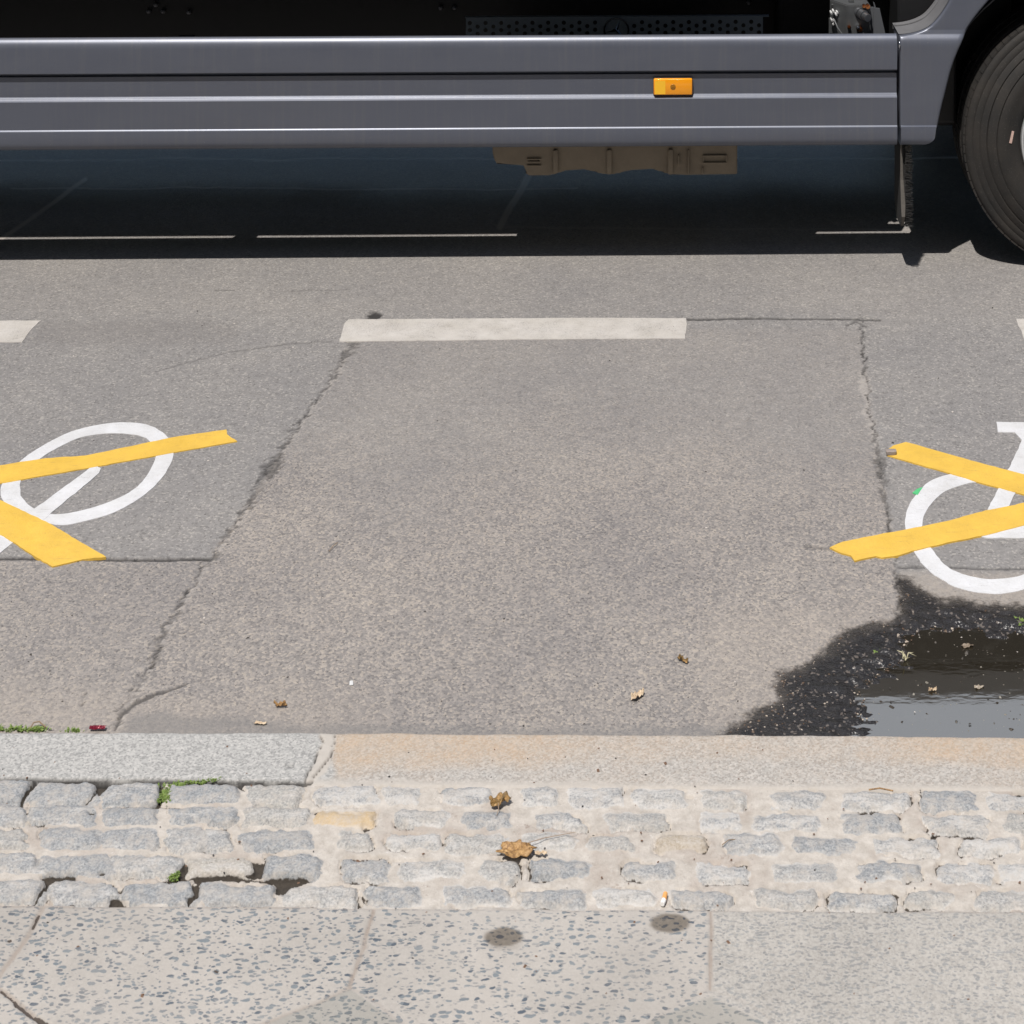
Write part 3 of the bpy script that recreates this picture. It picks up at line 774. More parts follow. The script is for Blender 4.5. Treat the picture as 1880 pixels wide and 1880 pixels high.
# ------------------------------------------------------------------ painted markings and tape
def flat_poly(bm, outer, z0, z1, inner=None, jitter=0.0012, step=0.012, seed=1):
    """outline (photo measurements) laid on the road as a thin solid; inner makes a ring"""
    def dens(pts):
        w = [Vector(gp(*p)) for p in pts]; out = []
        for i, a in enumerate(w):
            b = w[(i + 1) % len(w)]
            n = max(1, int((b - a).length / step))
            for k in range(n):
                p = a.lerp(b, k / n)
                t = np.array([p.x]), np.array([p.y])
                out.append(Vector((p.x + float(fbm(t[0] * 70, t[1] * 70, seed)[0]) * jitter * 4, p.y + float(fbm(t[0] * 70, t[1] * 70, seed + 5)[0]) * jitter * 4)))
        return out
    def smooth(pts):
        out = []
        n = len(pts)
        for i in range(n):
            p0, p1, p2, p3 = (Vector(pts[(i + k - 1) % n]) for k in range(4))
            for t in (0, 0.25, 0.5, 0.75):
                out.append(tuple(0.5 * ((2 * p1) + (-p0 + p2) * t + (2 * p0 - 5 * p1 + 4 * p2 - p3) * t * t + (-p0 + 3 * p1 - 3 * p2 + p3) * t ** 3)))
        return out
    if inner:
        outer = smooth(outer); inner = smooth(inner)
        # match rings by angle
        cx = sum(p[0] for p in outer) / len(outer); cy = sum(p[1] for p in outer) / len(outer)
        def at(pts, ang):
            d = Vector((math.cos(ang), math.sin(ang))); best = None
            for i in range(len(pts)):
                a = Vector(pts[i]) - Vector((cx, cy)); b = Vector(pts[(i + 1) % len(pts)]) - Vector((cx, cy))
                e = b - a; den = d.x * e.y - d.y * e.x
                if abs(den) < 1e-9: continue
                t = (a.x * e.y - a.y * e.x) / den; u = (a.x * d.y - a.y * d.x) / den
                if t > 0 and 0 <= u <= 1: best = t if best is None else max(best, t)
            return (cx + d.x * best, cy + d.y * best)
        N = 140; rings = []
        for pts in (outer, inner):
            ring = []
            for k in range(N):
                p = gp(*at(pts, 2 * math.pi * k / N))
                j = float(fbm(np.array([p[0] * 70]), np.array([p[1] * 70]), seed)[0]) * jitter * 4
                ring.append((p[0] + j, p[1] + j * 0.6))
            rings.append(ring)
        vo1 = [bm.verts.new((*p, z1)) for p in rings[0]]; vi1 = [bm.verts.new((*p, z1)) for p in rings[1]]
        vo0 = [bm.verts.new((*p, z0)) for p in rings[0]]; vi0 = [bm.verts.new((*p, z0)) for p in rings[1]]
        for k in range(N):
            m = (k + 1) % N
            bm.faces.new((vo1[k], vo1[m], vi1[m], vi1[k])); bm.faces.new((vo0[k], vo1[k], vo1[m], vo0[m])) ; bm.faces.new((vi0[k], vi0[m], vi1[m], vi1[k]))
        return
    w = dens(outer)
    top = [bm.verts.new((p.x, p.y, z1)) for p in w]; bot = [bm.verts.new((p.x, p.y, z0)) for p in w]
    f = bm.faces.new(top)
    for k in range(len(w)):
        m = (k + 1) % len(w)
        bm.faces.new((top[k], bot[k], bot[m], top[m]))
    bmesh.ops.triangulate(bm, faces=[f])

def marking(name, polys, m, label, cat, group=None):
    bm = bmesh.new()
    for i, p in enumerate(polys):
        flat_poly(bm, p[0], -0.003, 0.0014 + 0.0005 * i if len(p) < 3 else p[2], p[1] if len(p) > 1 else None, seed=i + 3)
    o = bm_obj(name, bm, m)
    return tag(o, label, cat, group)

marking('lane_dash', [([(640, 587), (1100, 584), (1259, 585), (1261, 596), (1257, 622), (950, 624), (800, 626), (623, 628), (628, 610), (633, 594)],)], M['dash'],
        'worn white lane dash in the middle, between the cracks and parallel to the lorry', 'lane marking', 'dashes of the broken lane line')
marking('lane_dash', [([(-560, 590), (75, 589), (55, 608), (40, 629), (-560, 631)],)], M['dash'],
        'worn white lane dash cut off by the left edge, with slanting end', 'lane marking', 'dashes of the broken lane line')
marking('lane_dash', [([(1866, 586), (2500, 586), (2500, 630), (1882, 628), (1876, 610), (1869, 598)],)], M['dash'],
        'sliver of a worn white lane dash at the right edge, below the lorry wheel', 'lane marking', 'dashes of the broken lane line')

ringL = [(207, 777), (268, 780), (306, 801), (319, 828), (306, 866), (268, 907), (211, 941), (153, 958), (111, 965), (72, 957), (35, 942), (8, 922), (1, 903), (10, 880), (38, 847), (77, 820), (134, 792)]
ringLi = [(214, 796), (258, 801), (280, 815), (286, 832), (280, 856), (249, 897), (191, 926), (126, 943), (88, 944), (64, 936), (44, 918), (36, 899), (42, 874), (77, 840), (134, 809), (172, 799)]
marking('bicycle_symbol', [(ringL, ringLi, 0.0014), ([(158, 866), (166, 859), (178, 857), (185, 861), (182, 870), (96, 941), (86, 950), (-60, 1062), (-110, 1062)], None, 0.0019),
                           ([(-80, 1070), (-240, 1065), (-300, 1085), (-100, 1092)], None, 0.0016)], M['white'],
        'white painted bicycle symbol with tilted oval wheel at the left, crossed by yellow tape', 'road marking', 'painted bicycle symbols')
ringR = [(1746, 871), (1714, 881), (1693, 896), (1671, 925), (1662, 953), (1664, 980), (1676, 1010), (1695, 1038), (1725, 1063), (1767, 1083), (1820, 1091), (1852, 1089), (1885, 1081), (1925, 1060), (1948, 1020), (1950, 975), (1930, 925), (1890, 888), (1830, 872), (1785, 868)]
ringRi = [(1774, 889), (1735, 903), (1714, 921), (1699, 942), (1693, 966), (1697, 986), (1710, 1008), (1735, 1038), (1767, 1055), (1810, 1064), (1842, 1063), (1876, 1057), (1905, 1038), (1920, 1005), (1920, 965), (1902, 925), (1862, 898), (1820, 888), (1795, 886)]
marking('bicycle_symbol', [(ringR, ringRi, 0.0014),
                           ([(1830, 776), (1990, 777), (1990, 795), (1920, 796), (1850, 934), (1835, 962), (1800, 962), (1851, 863), (1877, 809), (1863, 795), (1832, 794)], None, 0.0019),
                           ([(1797, 985), (1815, 968), (1960, 962), (2080, 962), (2080, 990), (1810, 989)], None, 0.0024)], M['white'],
        'white painted bicycle symbol at the right edge, with round wheel and handlebar above', 'road marking', 'painted bicycle symbols')

def tape(pts, label, z):
    marking('yellow_tape_strip', [(pts, None, z)], M['yellow'], label, 'tape strip', 'yellow tape crossed over the bicycle symbols')
tape([(-300, 905), (0, 856), (57, 847), (84, 843), (157, 838), (314, 805), (416, 790), (417, 799), (435, 812), (326, 831), (184, 857), (0, 889), (-300, 940)], 'yellow tape strip rising to the right across the top of the left bicycle wheel', 0.0026)
tape([(-240, 795), (0, 920), (88, 962), (195, 1025), (153, 1029), (96, 1043), (0, 983), (-260, 830)], 'wide yellow tape strip running down to the right over the foot of the left wheel', 0.0034)
tape([(1629, 828), (1640, 820), (1663, 813), (1799, 852), (1880, 873), (2060, 925), (2060, 965), (1880, 910), (1799, 888), (1744, 871), (1629, 838)], 'yellow tape strip sloping down over the right wheel top, a stone on its end', 0.0032)
tape([(1523, 1008), (1548, 997), (1608, 985), (1663, 975), (1735, 960), (1810, 940), (1880, 926), (2060, 885), (2060, 925), (1880, 967), (1810, 985), (1731, 1001), (1676, 1014), (1642, 1024), (1620, 1027), (1608, 1024), (1582, 1029), (1568, 1033), (1563, 1023), (1544, 1018)], 'yellow tape strip with torn left end rising across the middle of the right wheel', 0.0038)

# ------------------------------------------------------------------ the lorry
TZ, TX, YAW = 5.63, 0.700, R(1.05)
truck = empty('truck', (TX, TZ, 0), YAW)
tag(truck, 'dark grey lorry with a long ribbed side skirt and one wheel at the right edge', 'truck')
def H_(y, d=0.0):          # height on the lorry of a photo row, d metres behind its side
    return CH - (y - CY) * (TZ + d) / F
def L_(x, d=0.0):          # place along the lorry of a photo column
    return (x - CX) * (TZ + d) / F - TX

# side skirt, one extrusion
prof = [(-.026, .765), (-.0255, .776), (-.022, .7785), (-.0185, .7775), (-.0125, .7725), (-.0075, .7665), (-.0035, .759), (-.001, .750), (0, .741), (0, .6685), (-.001, .667), (-.032, .6665), (-.032, .655), (-.0135, .6535), (-.0135, .5895),
        (-.0095, .5865), (-.0085, .5855), (-.0080, .5840), (-.0070, .5830), (-.0020, .5790), (0, .5775), (0, .4885), (.0008, .4870), (.0050, .4840), (.0055, .482), (.0055, .447), (.0040, .438), (-.0005, .429), (-.008, .4225), (-.018, .419), (-.05, .418), (-.053, .424), (-.053, .46), (-.024, .50)]
bm = bmesh.new()
x0, x1 = -7.2, L_(1647)
ra = [bm.verts.new((x0, -d, h)) for d, h in prof]; rb = [bm.verts.new((x1, -d, h)) for d, h in prof]
n = len(prof)
for k in range(n):
    bm.faces.new((ra[k], rb[k], rb[(k + 1) % n], ra[(k + 1) % n]))
bm.faces.new(ra[::-1]); bm.faces.new(rb)
skirt = bm_obj('side_skirt', bm, M['paint'], truck, True, 28)
skirt['label'] = 'long ribbed grey side skirt'

# amber side marker lamp, set in the groove
bm = bmesh.new()
lx0, lx1 = L_(1200), L_(1271)
add_box(bm, lx0, lx1, -0.003, 0.0125, H_(172), H_(142), 0.004, 3)
lamp = bm_obj('marker_lamp', bm, M['amber'], truck, True, 40)
lamp['label'] = 'amber side marker lamp'
bm = bmesh.new(); add_box(bm, lx0 + 0.004, lx0 + 0.038, -0.0036, -0.0025, H_(170), H_(145), 0.0)
bm_obj('reflector', bm, M['amber_light'], lamp)
bm = bmesh.new(); lathe_y(bm, [(-0.0025, 0.0085), (-0.0042, 0.0085), (-0.0046, 0.006), (-0.004, 0.0045), (-0.0055, 0.002), (-0.0058, 0.0003)], (lx0 + lx1) / 2, H_(156.5), 20)
bm_obj('lamp_boss', bm, mat_plain('dark_amber', (0.35, 0.15, 0.01), 0.2), lamp, True)
bm = bmesh.new(); add_box(bm, lx0 - 0.001, lx1 + 0.001, 0.004, 0.0123, H_(173.5), H_(141), 0.003)
bm_obj('lamp_base', bm, M['black'], lamp)

# skirt fasteners: small brackets behind the skirt
for lx in (-4.9, L_(428, 0.1) - 0.155):
    bm = bmesh.new()
    add_box(bm, lx, lx + 0.052, 0.03, 0.125, 0.55, 0.742, 0.004)
    add_box(bm, lx, lx + 0.052, 0.053, 0.07, 0.44, 0.773, 0.002)
    bm_obj('skirt_bracket', bm, M['black'], truck)

# rear corner panel / fender behind the wheel
WX, WZ, WR = L_(2008) + 0.022, 0.421, 0.429
outl_top = [(1653, 68), (1672, 66), (1692, 61), (1710, 52), (1724, 38), (1737, 20), (1748, 0), (1762, -40), (1776, -90), (1784, -160)]
arch = [(1950, -160), (1905, -95), (1868, -55), (1825, 0), (1793, 38), (1768, 78), (1750, 120), (1738, 165), (1728, 205), (1721, 240)]
def px2(p): return (L_(p[0]), H_(p[1]))
def smooth_open(pts, k=3):
    out = []
    for i in range(len(pts) - 1):
        p0 = Vector(pts[max(i - 1, 0)]); p1 = Vector(pts[i]); p2 = Vector(pts[i + 1]); p3 = Vector(pts[min(i + 2, len(pts) - 1)])
        for j in range(k):
            t = j / k
            out.append(tuple(0.5 * ((2 * p1) + (-p0 + p2) * t + (2 * p0 - 5 * p1 + 4 * p2 - p3) * t * t + (-p0 + 3 * p1 - 3 * p2 + p3) * t ** 3)))
    out.append(tuple(pts[-1])); return out
top_c = smooth_open(outl_top); arch_c = smooth_open(arch)
tz = np.array([px2(p)[1] for p in top_c]); tx = np.array([px2(p)[0] for p in top_c])
az = np.array([px2(p)[1] for p in arch_c][::-1]); ax_ = np.array([px2(p)[0] for p in arch_c][::-1])
hs = list(np.linspace(H_(236), .735, 8)) + list(np.linspace(.741, H_(66.5), 10)) + list(np.linspace(H_(65.5), H_(52), 14)) + list(np.linspace(H_(51), H_(-155), 22))
us = [0, .004, .012, .025, .05, .1, .2, .35, .5, .65, .8, .9, .95, .975, .988, .996, 1]
pd = np.array([.735, .741, .750, .759, .7665, .7725, .7775, .79, 1.2]); pv = np.array([0, 0, .001, .0035, .0075, .0125, .0165, .021, .04])
bm = bmesh.new(); grid = []
for h in hs:
    xl = L_(1653) if h <= H_(68) else float(np.interp(h, tz, tx)); xr = float(np.interp(h, az, ax_))
    w = xr - xl; row = []
    d0 = float(np.interp(h, pd, pv))
    for u in us:
        e = min(u, 1 - u) * w; r = 0.012
        dd = 0 if e >= r else r - math.sqrt(max(0, r * r - (r - e) ** 2))
        if h <= H_(68) and u < 0.5: dd *= 0.3
        row.append(bm.verts.new((xl + u * w, d0 + dd, h)))
    row = [bm.verts.new((xl, 0.15, h))] + row + [bm.verts.new((xr, 0.15, h))]
    grid.append(row)
for a, b in zip(grid, grid[1:]):
    for k in range(len(a) - 1): bm.faces.new((a[k], a[k + 1], b[k + 1], b[k]))
bm.faces.new(grid[0][::-1]); bm.faces.new(grid[-1])
fender = bm_obj('fender', bm, M['paint'], truck, True, 40)
fender['label'] = 'grey fender panel sweeping up behind the front wheel'
bm = bmesh.new()     # lower lip of the fender, a few millimetres proud
lip = [(L_(1654), .4875), (L_(1719), .4875), (L_(1716), .45), (L_(1710), .431), (L_(1698), .421), (L_(1680), .418), (L_(1654), .418)]
pr2 = [(0.0, .4875), (.0050, .4840), (.0055, .482), (.0055, .447), (.0040, .438), (-.0005, .429), (-.008, .4225), (-.018, .419), (-.10, .418), (-.10, .4875)]
xr = [1719.5, 1719, 1718.7, 1716, 1713, 1707, 1700, 1692, 1692, 1719.5]
ra = [bm.verts.new((L_(1654), -d, h)) for d, h in pr2]; rb = [bm.verts.new((L_(q), -d, h)) for (d, h), q in zip(pr2, xr)]
n = len(pr2)
for k in range(n): bm.faces.new((ra[k], rb[k], rb[(k + 1) % n], ra[(k + 1) % n]))
bm.faces.new(ra[::-1]); bm.faces.new(rb)
bm_obj('fender_lip', bm, M['paint'], fender, True, 35)
bm = bmesh.new()     # rough grey tread strip lying along the top of the fender
tops = [px2(p) for p in top_c]
v0 = []; v1 = []
for i, (x, z) in enumerate(tops):
    v0.append(bm.verts.new((x - 0.001, 0.030, z + 0.001))); v1.append(bm.verts.new((x - 0.004, 0.155, z + 0.005)))
v2 = [bm.verts.new((v.co.x + 0.001, 0.155, v.co.z - 0.02)) for v in v1]
for i in range(len(tops) - 1):
    bm.faces.new((v0[i], v0[i + 1], v1[i + 1], v1[i])); bm.faces.new((v1[i], v1[i + 1], v2[i + 1], v2[i]))
bm_obj('fender_tread', bm, M['trim'], fender, True, 40)
bm = bmesh.new()
add_tube(bm, [(x - 0.002, 0.12, z + 0.006) for x, z in tops], 0.006, 8)
bm_obj('fender_rib', bm, M['trim'], fender, True)
bm = bmesh.new(); add_tube(bm, [(L_(1651), -0.001, H_(76)), (L_(1651.5), -0.003, H_(82)), (L_(1651), 0.0, H_(90))], 0.0025, 8)
bm_obj('fender_clip', bm, M['chrome'], fender, True)
bm = bmesh.new()     # wheel arch liner
n = 40; rings = []
for k in range(n + 1):
    an = R(-8 + 196 * k / n)
    x = WX - 0.535 * math.cos(an); z = WZ + 0.06 + 0.52 * math.sin(an)
    rings.append([bm.verts.new((x, 0.02 if k > 3 else 0.10, z)), bm.verts.new((x, 0.62, z))])
for p, q in zip(rings, rings[1:]): bm.faces.new((p[0], q[0], q[1], p[1]))
bk = [r_[1] for r_ in rings]; bm.faces.new([bm.verts.new(v.co) for v in bk])
bm_obj('arch_liner', bm, M['black'], truck)

# mud flap with bristled edge
bm = bmesh.new()
fx = L_(1656)
fl = [(0.035, .42), (0.035, .30), (0.02, .225), (0.012, .19), (0.03, .153), (0.06, .148), (0.14, .148), (0.17, .20), (0.17, .60), (0.035, .60)]
va = [bm.verts.new((fx, y, z)) for y, z in fl]; vb = [bm.verts.new((fx + 0.006 + 0.012 * (1 - min(1, abs(z - .28) / .2)), y, z)) for y, z in fl]
n = len(fl)
bm.faces.new(va); bm.faces.new(vb[::-1])
for k in range(n): bm.faces.new((va[k], vb[k], vb[(k + 1) % n], va[(k + 1) % n]))
flap = bm_obj('mud_flap', bm, mat_plain('dark_flap_rubber', (0.025, 0.024, 0.023), 0.8, bump=0.4, var=0.3), truck)
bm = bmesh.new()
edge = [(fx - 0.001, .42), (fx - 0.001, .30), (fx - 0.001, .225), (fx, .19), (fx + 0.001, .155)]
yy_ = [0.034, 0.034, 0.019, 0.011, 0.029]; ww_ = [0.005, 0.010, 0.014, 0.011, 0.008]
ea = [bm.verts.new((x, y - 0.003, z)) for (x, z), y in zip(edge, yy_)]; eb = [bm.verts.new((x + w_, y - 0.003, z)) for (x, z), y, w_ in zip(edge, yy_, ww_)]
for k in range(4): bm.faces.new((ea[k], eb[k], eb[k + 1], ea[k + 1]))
solid_edge = bm_obj('flap_edge', bm, mat_plain('sunlit_flap_edge', (0.11, 0.1, 0.088), 0.8, bump=0.4, var=0.3), flap)  # same rubber as the flap, sunlight on its edge put into the colour
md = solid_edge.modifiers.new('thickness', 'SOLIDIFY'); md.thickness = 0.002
bm = bmesh.new()
r2 = random.Random(3)
for k in range(800):
    z = r2.uniform(.155, .43); y = r2.uniform(0.012, 0.07) ; 
    x = fx + 0.014
    l = r2.uniform(0.010, 0.027)
    add_tube(bm, [(x, y, z), (x + l, y - r2.uniform(0, .004), z - r2.uniform(-.002, .006))], [0.0011, 0.0006], 4, False)
bm_obj('bristles', bm, mat_plain('grey_bristles', (0.035, 0.035, 0.035), 0.25), flap)

# front wheel
tyre_prof = [(0.30, 0.31), (0.30, 0.40), (0.285, 0.424), (0.26, WR), (0.085, WR), (0.068, 0.4295), (0.056, 0.425), (0.050, 0.4175), (0.047, 0.405), (0.0485, 0.402), (0.046, 0.398), (0.040, 0.385), (0.0415, 0.381), (0.0385, 0.378),
             (0.033, 0.362), (0.0355, 0.358), (0.031, 0.355), (0.026, 0.330), (0.0295, 0.327), (0.0255, 0.322), (0.023, 0.295), (0.0255, 0.290), (0.024, 0.275), (0.031, 0.262), (0.041, 0.252), (0.05, 0.246)]
bm = bmesh.new(); lathe_y(bm, tyre_prof, WX, WZ, 160)
wheel = empty('front_wheel', (0, 0, 0)); wheel.parent = truck
tyre = bm_obj('tyre', bm, M['rubber'], wheel, True, 50)
bm = bmesh.new()
for k in range(90):         # tread blocks at the shoulder
    an = 2 * math.pi * k / 90
    for yy in (0.075, 0.135, 0.19, 0.245):
        c = Vector((WX + (WR + 0.001) * math.cos(an), yy, WZ + (WR + 0.001) * math.sin(an)))
        if c.z < 0.02: continue
        t = Vector((-math.sin(an), 0, math.cos(an))); nrm = Vector((math.cos(an), 0, math.sin(an)))
        q = [c + t * sx * 0.0135 + Vector((0, sy * 0.018, 0)) + nrm * sz * 0.003 for sz in (-1, 1) for sx, sy in ((-1, -1), (1, -1), (1, 1), (-1, 1))]
        v = [bm.verts.new(p) for p in q]
        for f in ((4, 5, 6, 7), (0, 1, 5, 4), (1, 2, 6, 5), (2, 3, 7, 6), (3, 0, 4, 7)): bm.faces.new([v[i] for i in f])
bm_obj('tread', bm, M['rubber'], wheel)
bm = bmesh.new(); lathe_y(bm, [(0.052, 0.247), (0.036, 0.2455), (0.034, 0.241), (0.040, 0.236), (0.06, 0.230), (0.075, 0.215), (0.08, 0.19), (0.07, 0.165), (0.05, 0.14), (0.045, 0.11), (0.02, 0.09), (-0.01, 0.075), (-0.012, 0.0005)], WX, WZ, 96)
rim = bm_obj('rim', bm, M['silver'], wheel, True, 40)
for k in range(8):
    an = 2 * math.pi * k / 8
    bm = bmesh.new(); lathe_y(bm, [(0.05, 0.013), (0.02, 0.013), (0.018, 0.008), (0.018, 0.0003)], WX + 0.125 * math.cos(an), WZ + 0.125 * math.sin(an), 6)
    bm_obj('wheel_nut', bm, M['chrome'], rim)
bm = bmesh.new(); lathe_y(bm, [(0.30, 0.25), (0.25, 0.24), (0.24, 0.0005)], WX, WZ, 48); bm_obj('brake_drum', bm, M['black'], wheel)
bm = bmesh.new()
lb = [(1856.5, 268), (1861.5, 246), (1865.5, 247), (1861, 269)]
q0 = [bm.verts.new((L_(x), 0.0225, H_(y))) for x, y in lb]; q1 = [bm.verts.new((L_(x), 0.030, H_(y))) for x, y in lb]
bm.faces.new(q0)
for k in range(4): bm.faces.new((q0[k], q1[k], q1[(k + 1) % 4], q0[(k + 1) % 4]))
bm_obj('tyre_label', bm, mat_plain('worn_label', (0.6, 0.42, 0.36), 0.6, var=0.5, vscale=300), tyre)

# chassis, deck and cab (mostly in shade or above the picture)
bm = bmesh.new()
for yy in (0.62, 1.55):
    add_box(bm, -7.0, 2.6, yy, yy + 0.075, 0.52, 0.92, 0.008)
for xx in (-6, -4.8, -3.6, -2.4, -1.2, 0.1):
    add_box(bm, xx, xx + 0.08, 0.70, 1.545, 0.60, 0.85, 0.005)
frame = bm_obj('chassis_frame', bm, M['black'], truck)
bolt_m = mat_plain('dull_bolts', (0.12, 0.12, 0.13), 0.35, 0.6)
for px, py in [(287, 14), (313, 14), (300, 2), (817, 10), (842, 10), (1380, 3), (1430, 3), (1468, 48), (1482, 18), (360, 16)]:
    bm = bmesh.new(); lathe_y(bm, [(0.62, 0.008), (0.608, 0.008), (0.606, 0.005), (0.605, 0.0005)], L_(px, 0.62), H_(py, 0.62), 6)
    bm_obj('bolt', bm, bolt_m, frame)
bm = bmesh.new()     # gearbox, axle and lines between the rails, plus added unseen light blockers
add_box(bm, -2.6, -0.2, 0.85, 1.45, 0.46, 1.0, 0.04)
add_box(bm, -0.2, 1.9, 0.72, 1.5, 0.5, 1.0, 0.05)
add_tube(bm, [(-7, 1.15, 0.62), (-2.6, 1.15, 0.66)], 0.07, 14)
add_tube(bm, [(WX, 0.3, WZ), (WX, 2.1, WZ)], 0.06, 14)
add_box(bm, -7.0, 1.5, 1.60, 1.95, 0.33, 0.9, 0.05)  # bottom set low to block sky reflected on the road
add_box(bm, -0.36, 0.45, 0.37, 0.6, 0.36, 1.0, 0.02)  # box added behind the skirt to stop sun reaching the road
add_box(bm, -0.325, 0.93, 0.30, 0.60, 0.82, 1.45, 0.02)  # dark box added for the puddle to mirror
add_box(bm, L_(1380, .36) - .1, L_(1500, .36) - .1, 0.115, 0.124, 0.54, 0.606)  # hidden plate added to cut the sun slit short
add_box(bm, -0.36, -0.04, 0.115, 0.125, 0.607, 0.74)  # hidden plate added to narrow the sun patch under the valve
add_box(bm, -0.36, -0.04, 0.28, 0.29, 0.37, 0.60)  # second hidden plate added against the same sun patch
add_box(bm, 0.02, 0.22, 0.16, 0.36, 0.44, 0.95, 0.01)  # block added behind the fender to stop a stray sun patch
bm_obj('drivetrain_and_blockers', bm, M['black'], truck)
bm = bmesh.new(); add_box(bm, -0.325, 0.93, 0.295, 0.60, 1.452, 1.56, 0.01)  # grey band added out of view for the puddle to mirror
bm_obj('mirrored_grey_band', bm, mat_plain('mirrored_band_grey', (0.16, 0.16, 0.165), 0.5), truck)
bm = bmesh.new()     # loading deck: floor, edge rail
add_box(bm, -7.2, -0.33, -0.119, 2.4, 1.175, 1.23, 0.004)
add_box(bm, -0.33, 0.40, 0.30, 2.4, 1.175, 1.23, 0.004)
deck = bm_obj('loading_deck', bm, M['black'], truck)
bm = bmesh.new(); add_box(bm, -7.2, -0.33, -0.128, -0.120, 1.155, 1.262, 0.002)
bm_obj('deck_rail', bm, mat_plain('deck_rail_grey', (0.22, 0.22, 0.225), 0.5), deck)
bm = bmesh.new(); add_box(bm, 0.95, 2.6, 0.12, 2.3, 1.10, 2.75, 0.06, 3)
cab = bm_obj('cab', bm, mat_plain('white_cab_paint', (0.7, 0.7, 0.7), 0.3), truck, True, 40)
bm = bmesh.new(); add_box(bm, 1.15, 2.2, 0.114, 0.17, 1.75, 2.45, 0.01); bm_obj('cab_window', bm, M['glass'], cab)
bm = bmesh.new(); add_box(bm, 1.05, 2.3, 0.116, 0.14, 1.13, 1.72, 0.01); bm_obj('cab_door', bm, mat_plain('white_door_paint', (0.7, 0.7, 0.7), 0.3), cab)
bm = bmesh.new(); lathe_y(bm, [(2.0, 0.25), (2.0, 0.40), (2.02, WR), (2.25, WR), (2.28, 0.40), (2.28, 0.25), (2.2, 0.2), (2.2, 0.0005)], WX, WZ, 64); bm_obj('far_wheel', bm, M['rubber'], truck)
for wy in (0.05, 1.75):
    bm = bmesh.new(); lathe_y(bm, [(wy, 0.0005), (wy, 0.25), (wy, 0.40), (wy + 0.02, WR), (wy + 0.5, WR), (wy + 0.52, 0.40), (wy + 0.52, 0.0005)], -7.9, WZ, 64); bm_obj('rear_wheel', bm, M['rubber'], truck)

# perforated guard plate with round emblem
PD = 0.30
pxa, pxb = L_(860, PD), L_(1413, PD)
cw = L_(14.3 + 860, PD) - pxa
chh = 13.1 * (TZ + PD) / F
rh = 0.0072
z_top = H_(30, PD); z_bot = H_(100, PD)
bm = bmesh.new()
ncol = int((pxb - pxa) / cw)
ecx, ecz, er = L_(1135, PD), H_(52.5, PD), 22.0 * (TZ + PD) / F
def quad(p): bm.faces.new([bm.verts.new((x, PD, z)) for x, z in p])
for c in range(ncol):
    xa = pxa + c * cw; xb = xa + cw
    z = z_top - 0.004 - (chh / 2 if c % 2 else 0)
    quad([(xa, z), (xb, z), (xb, z_top), (xa, z_top)])
    while z - chh > z_bot:
        cx_, cz_ = (xa + xb) / 2, z - chh / 2
        if math.hypot(cx_ - ecx, cz_ - ecz) < er + 0.008:
            quad([(xa, z - chh), (xb, z - chh), (xb, z), (xa, z)])
        else:
            N = 12
            outer = []
            for k in range(N):
                an = 2 * math.pi * k / N + math.pi / 12
                dx, dz = math.cos(an), math.sin(an)
                s = min((cw / 2) / max(abs(dx), 1e-6), (chh / 2) / max(abs(dz), 1e-6))
                outer.append((cx_ + dx * s, cz_ + dz * s))
            # add the corners by clamping the nearest rays
            o = [bm.verts.new((p[0], PD, p[1])) for p in outer]
            i_ = [bm.verts.new((cx_ + rh * math.cos(2 * math.pi * k / N + math.pi / 12), PD, cz_ + rh * math.sin(2 * math.pi * k / N + math.pi / 12))) for k in range(N)]
            for k in range(N):
                m = (k + 1) % N
                a_, b_ = outer[k], outer[m]
                f = [o[k], o[m], i_[m], i_[k]]
                if abs(a_[0] - b_[0]) > 1e-6 and abs(a_[1] - b_[1]) > 1e-6:
                    cxn = xb if (a_[0] + b_[0]) / 2 > cx_ else xa; czn = z if (a_[1] + b_[1]) / 2 > cz_ else z - chh
                    f = [o[k], bm.verts.new((cxn, PD, czn)), o[m], i_[m], i_[k]]
                bm.faces.new(f)
        z -= chh
plate = bm_obj('perforated_plate', bm, M['plate'], truck)
plate['label'] = 'dark perforated guard plate with a round emblem'
bm = bmesh.new()
add_box(bm, pxa - 0.003, pxb + 0.003, PD, PD + 0.02, z_top, z_top + 0.003)
bm_obj('plate_rim', bm, M['plate'], plate)
bm = bmesh.new()
ring = [(ecx + er * math.cos(2 * math.pi * k / 48), PD - 0.003, ecz + er * math.sin(2 * math.pi * k / 48)) for k in range(49)]
add_tube(bm, ring, 0.0026, 8, False)
for k in range(3):
    an = R(-48 + 120 * k)
    tip = Vector((ecx + (er - 0.003) * math.cos(an), PD - 0.002, ecz + (er - 0.003) * math.sin(an)))
    l = Vector((ecx + 0.006 * math.cos(an + 1.05), PD - 0.001, ecz + 0.006 * math.sin(an + 1.05))); r_ = Vector((ecx + 0.006 * math.cos(an - 1.05), PD - 0.001, ecz + 0.006 * math.sin(an - 1.05)))
    c = Vector((ecx, PD - 0.006, ecz))
    vt, vl, vr, vc = (bm.verts.new(p) for p in (tip, l, r_, c))
    bm.faces.new((vt, vl, vc)); bm.faces.new((vt, vc, vr))
bm_obj('emblem', bm, mat_plain('embossed_plate_metal', (0.06, 0.065, 0.075), 0.2, 0.9), plate, True, 30)

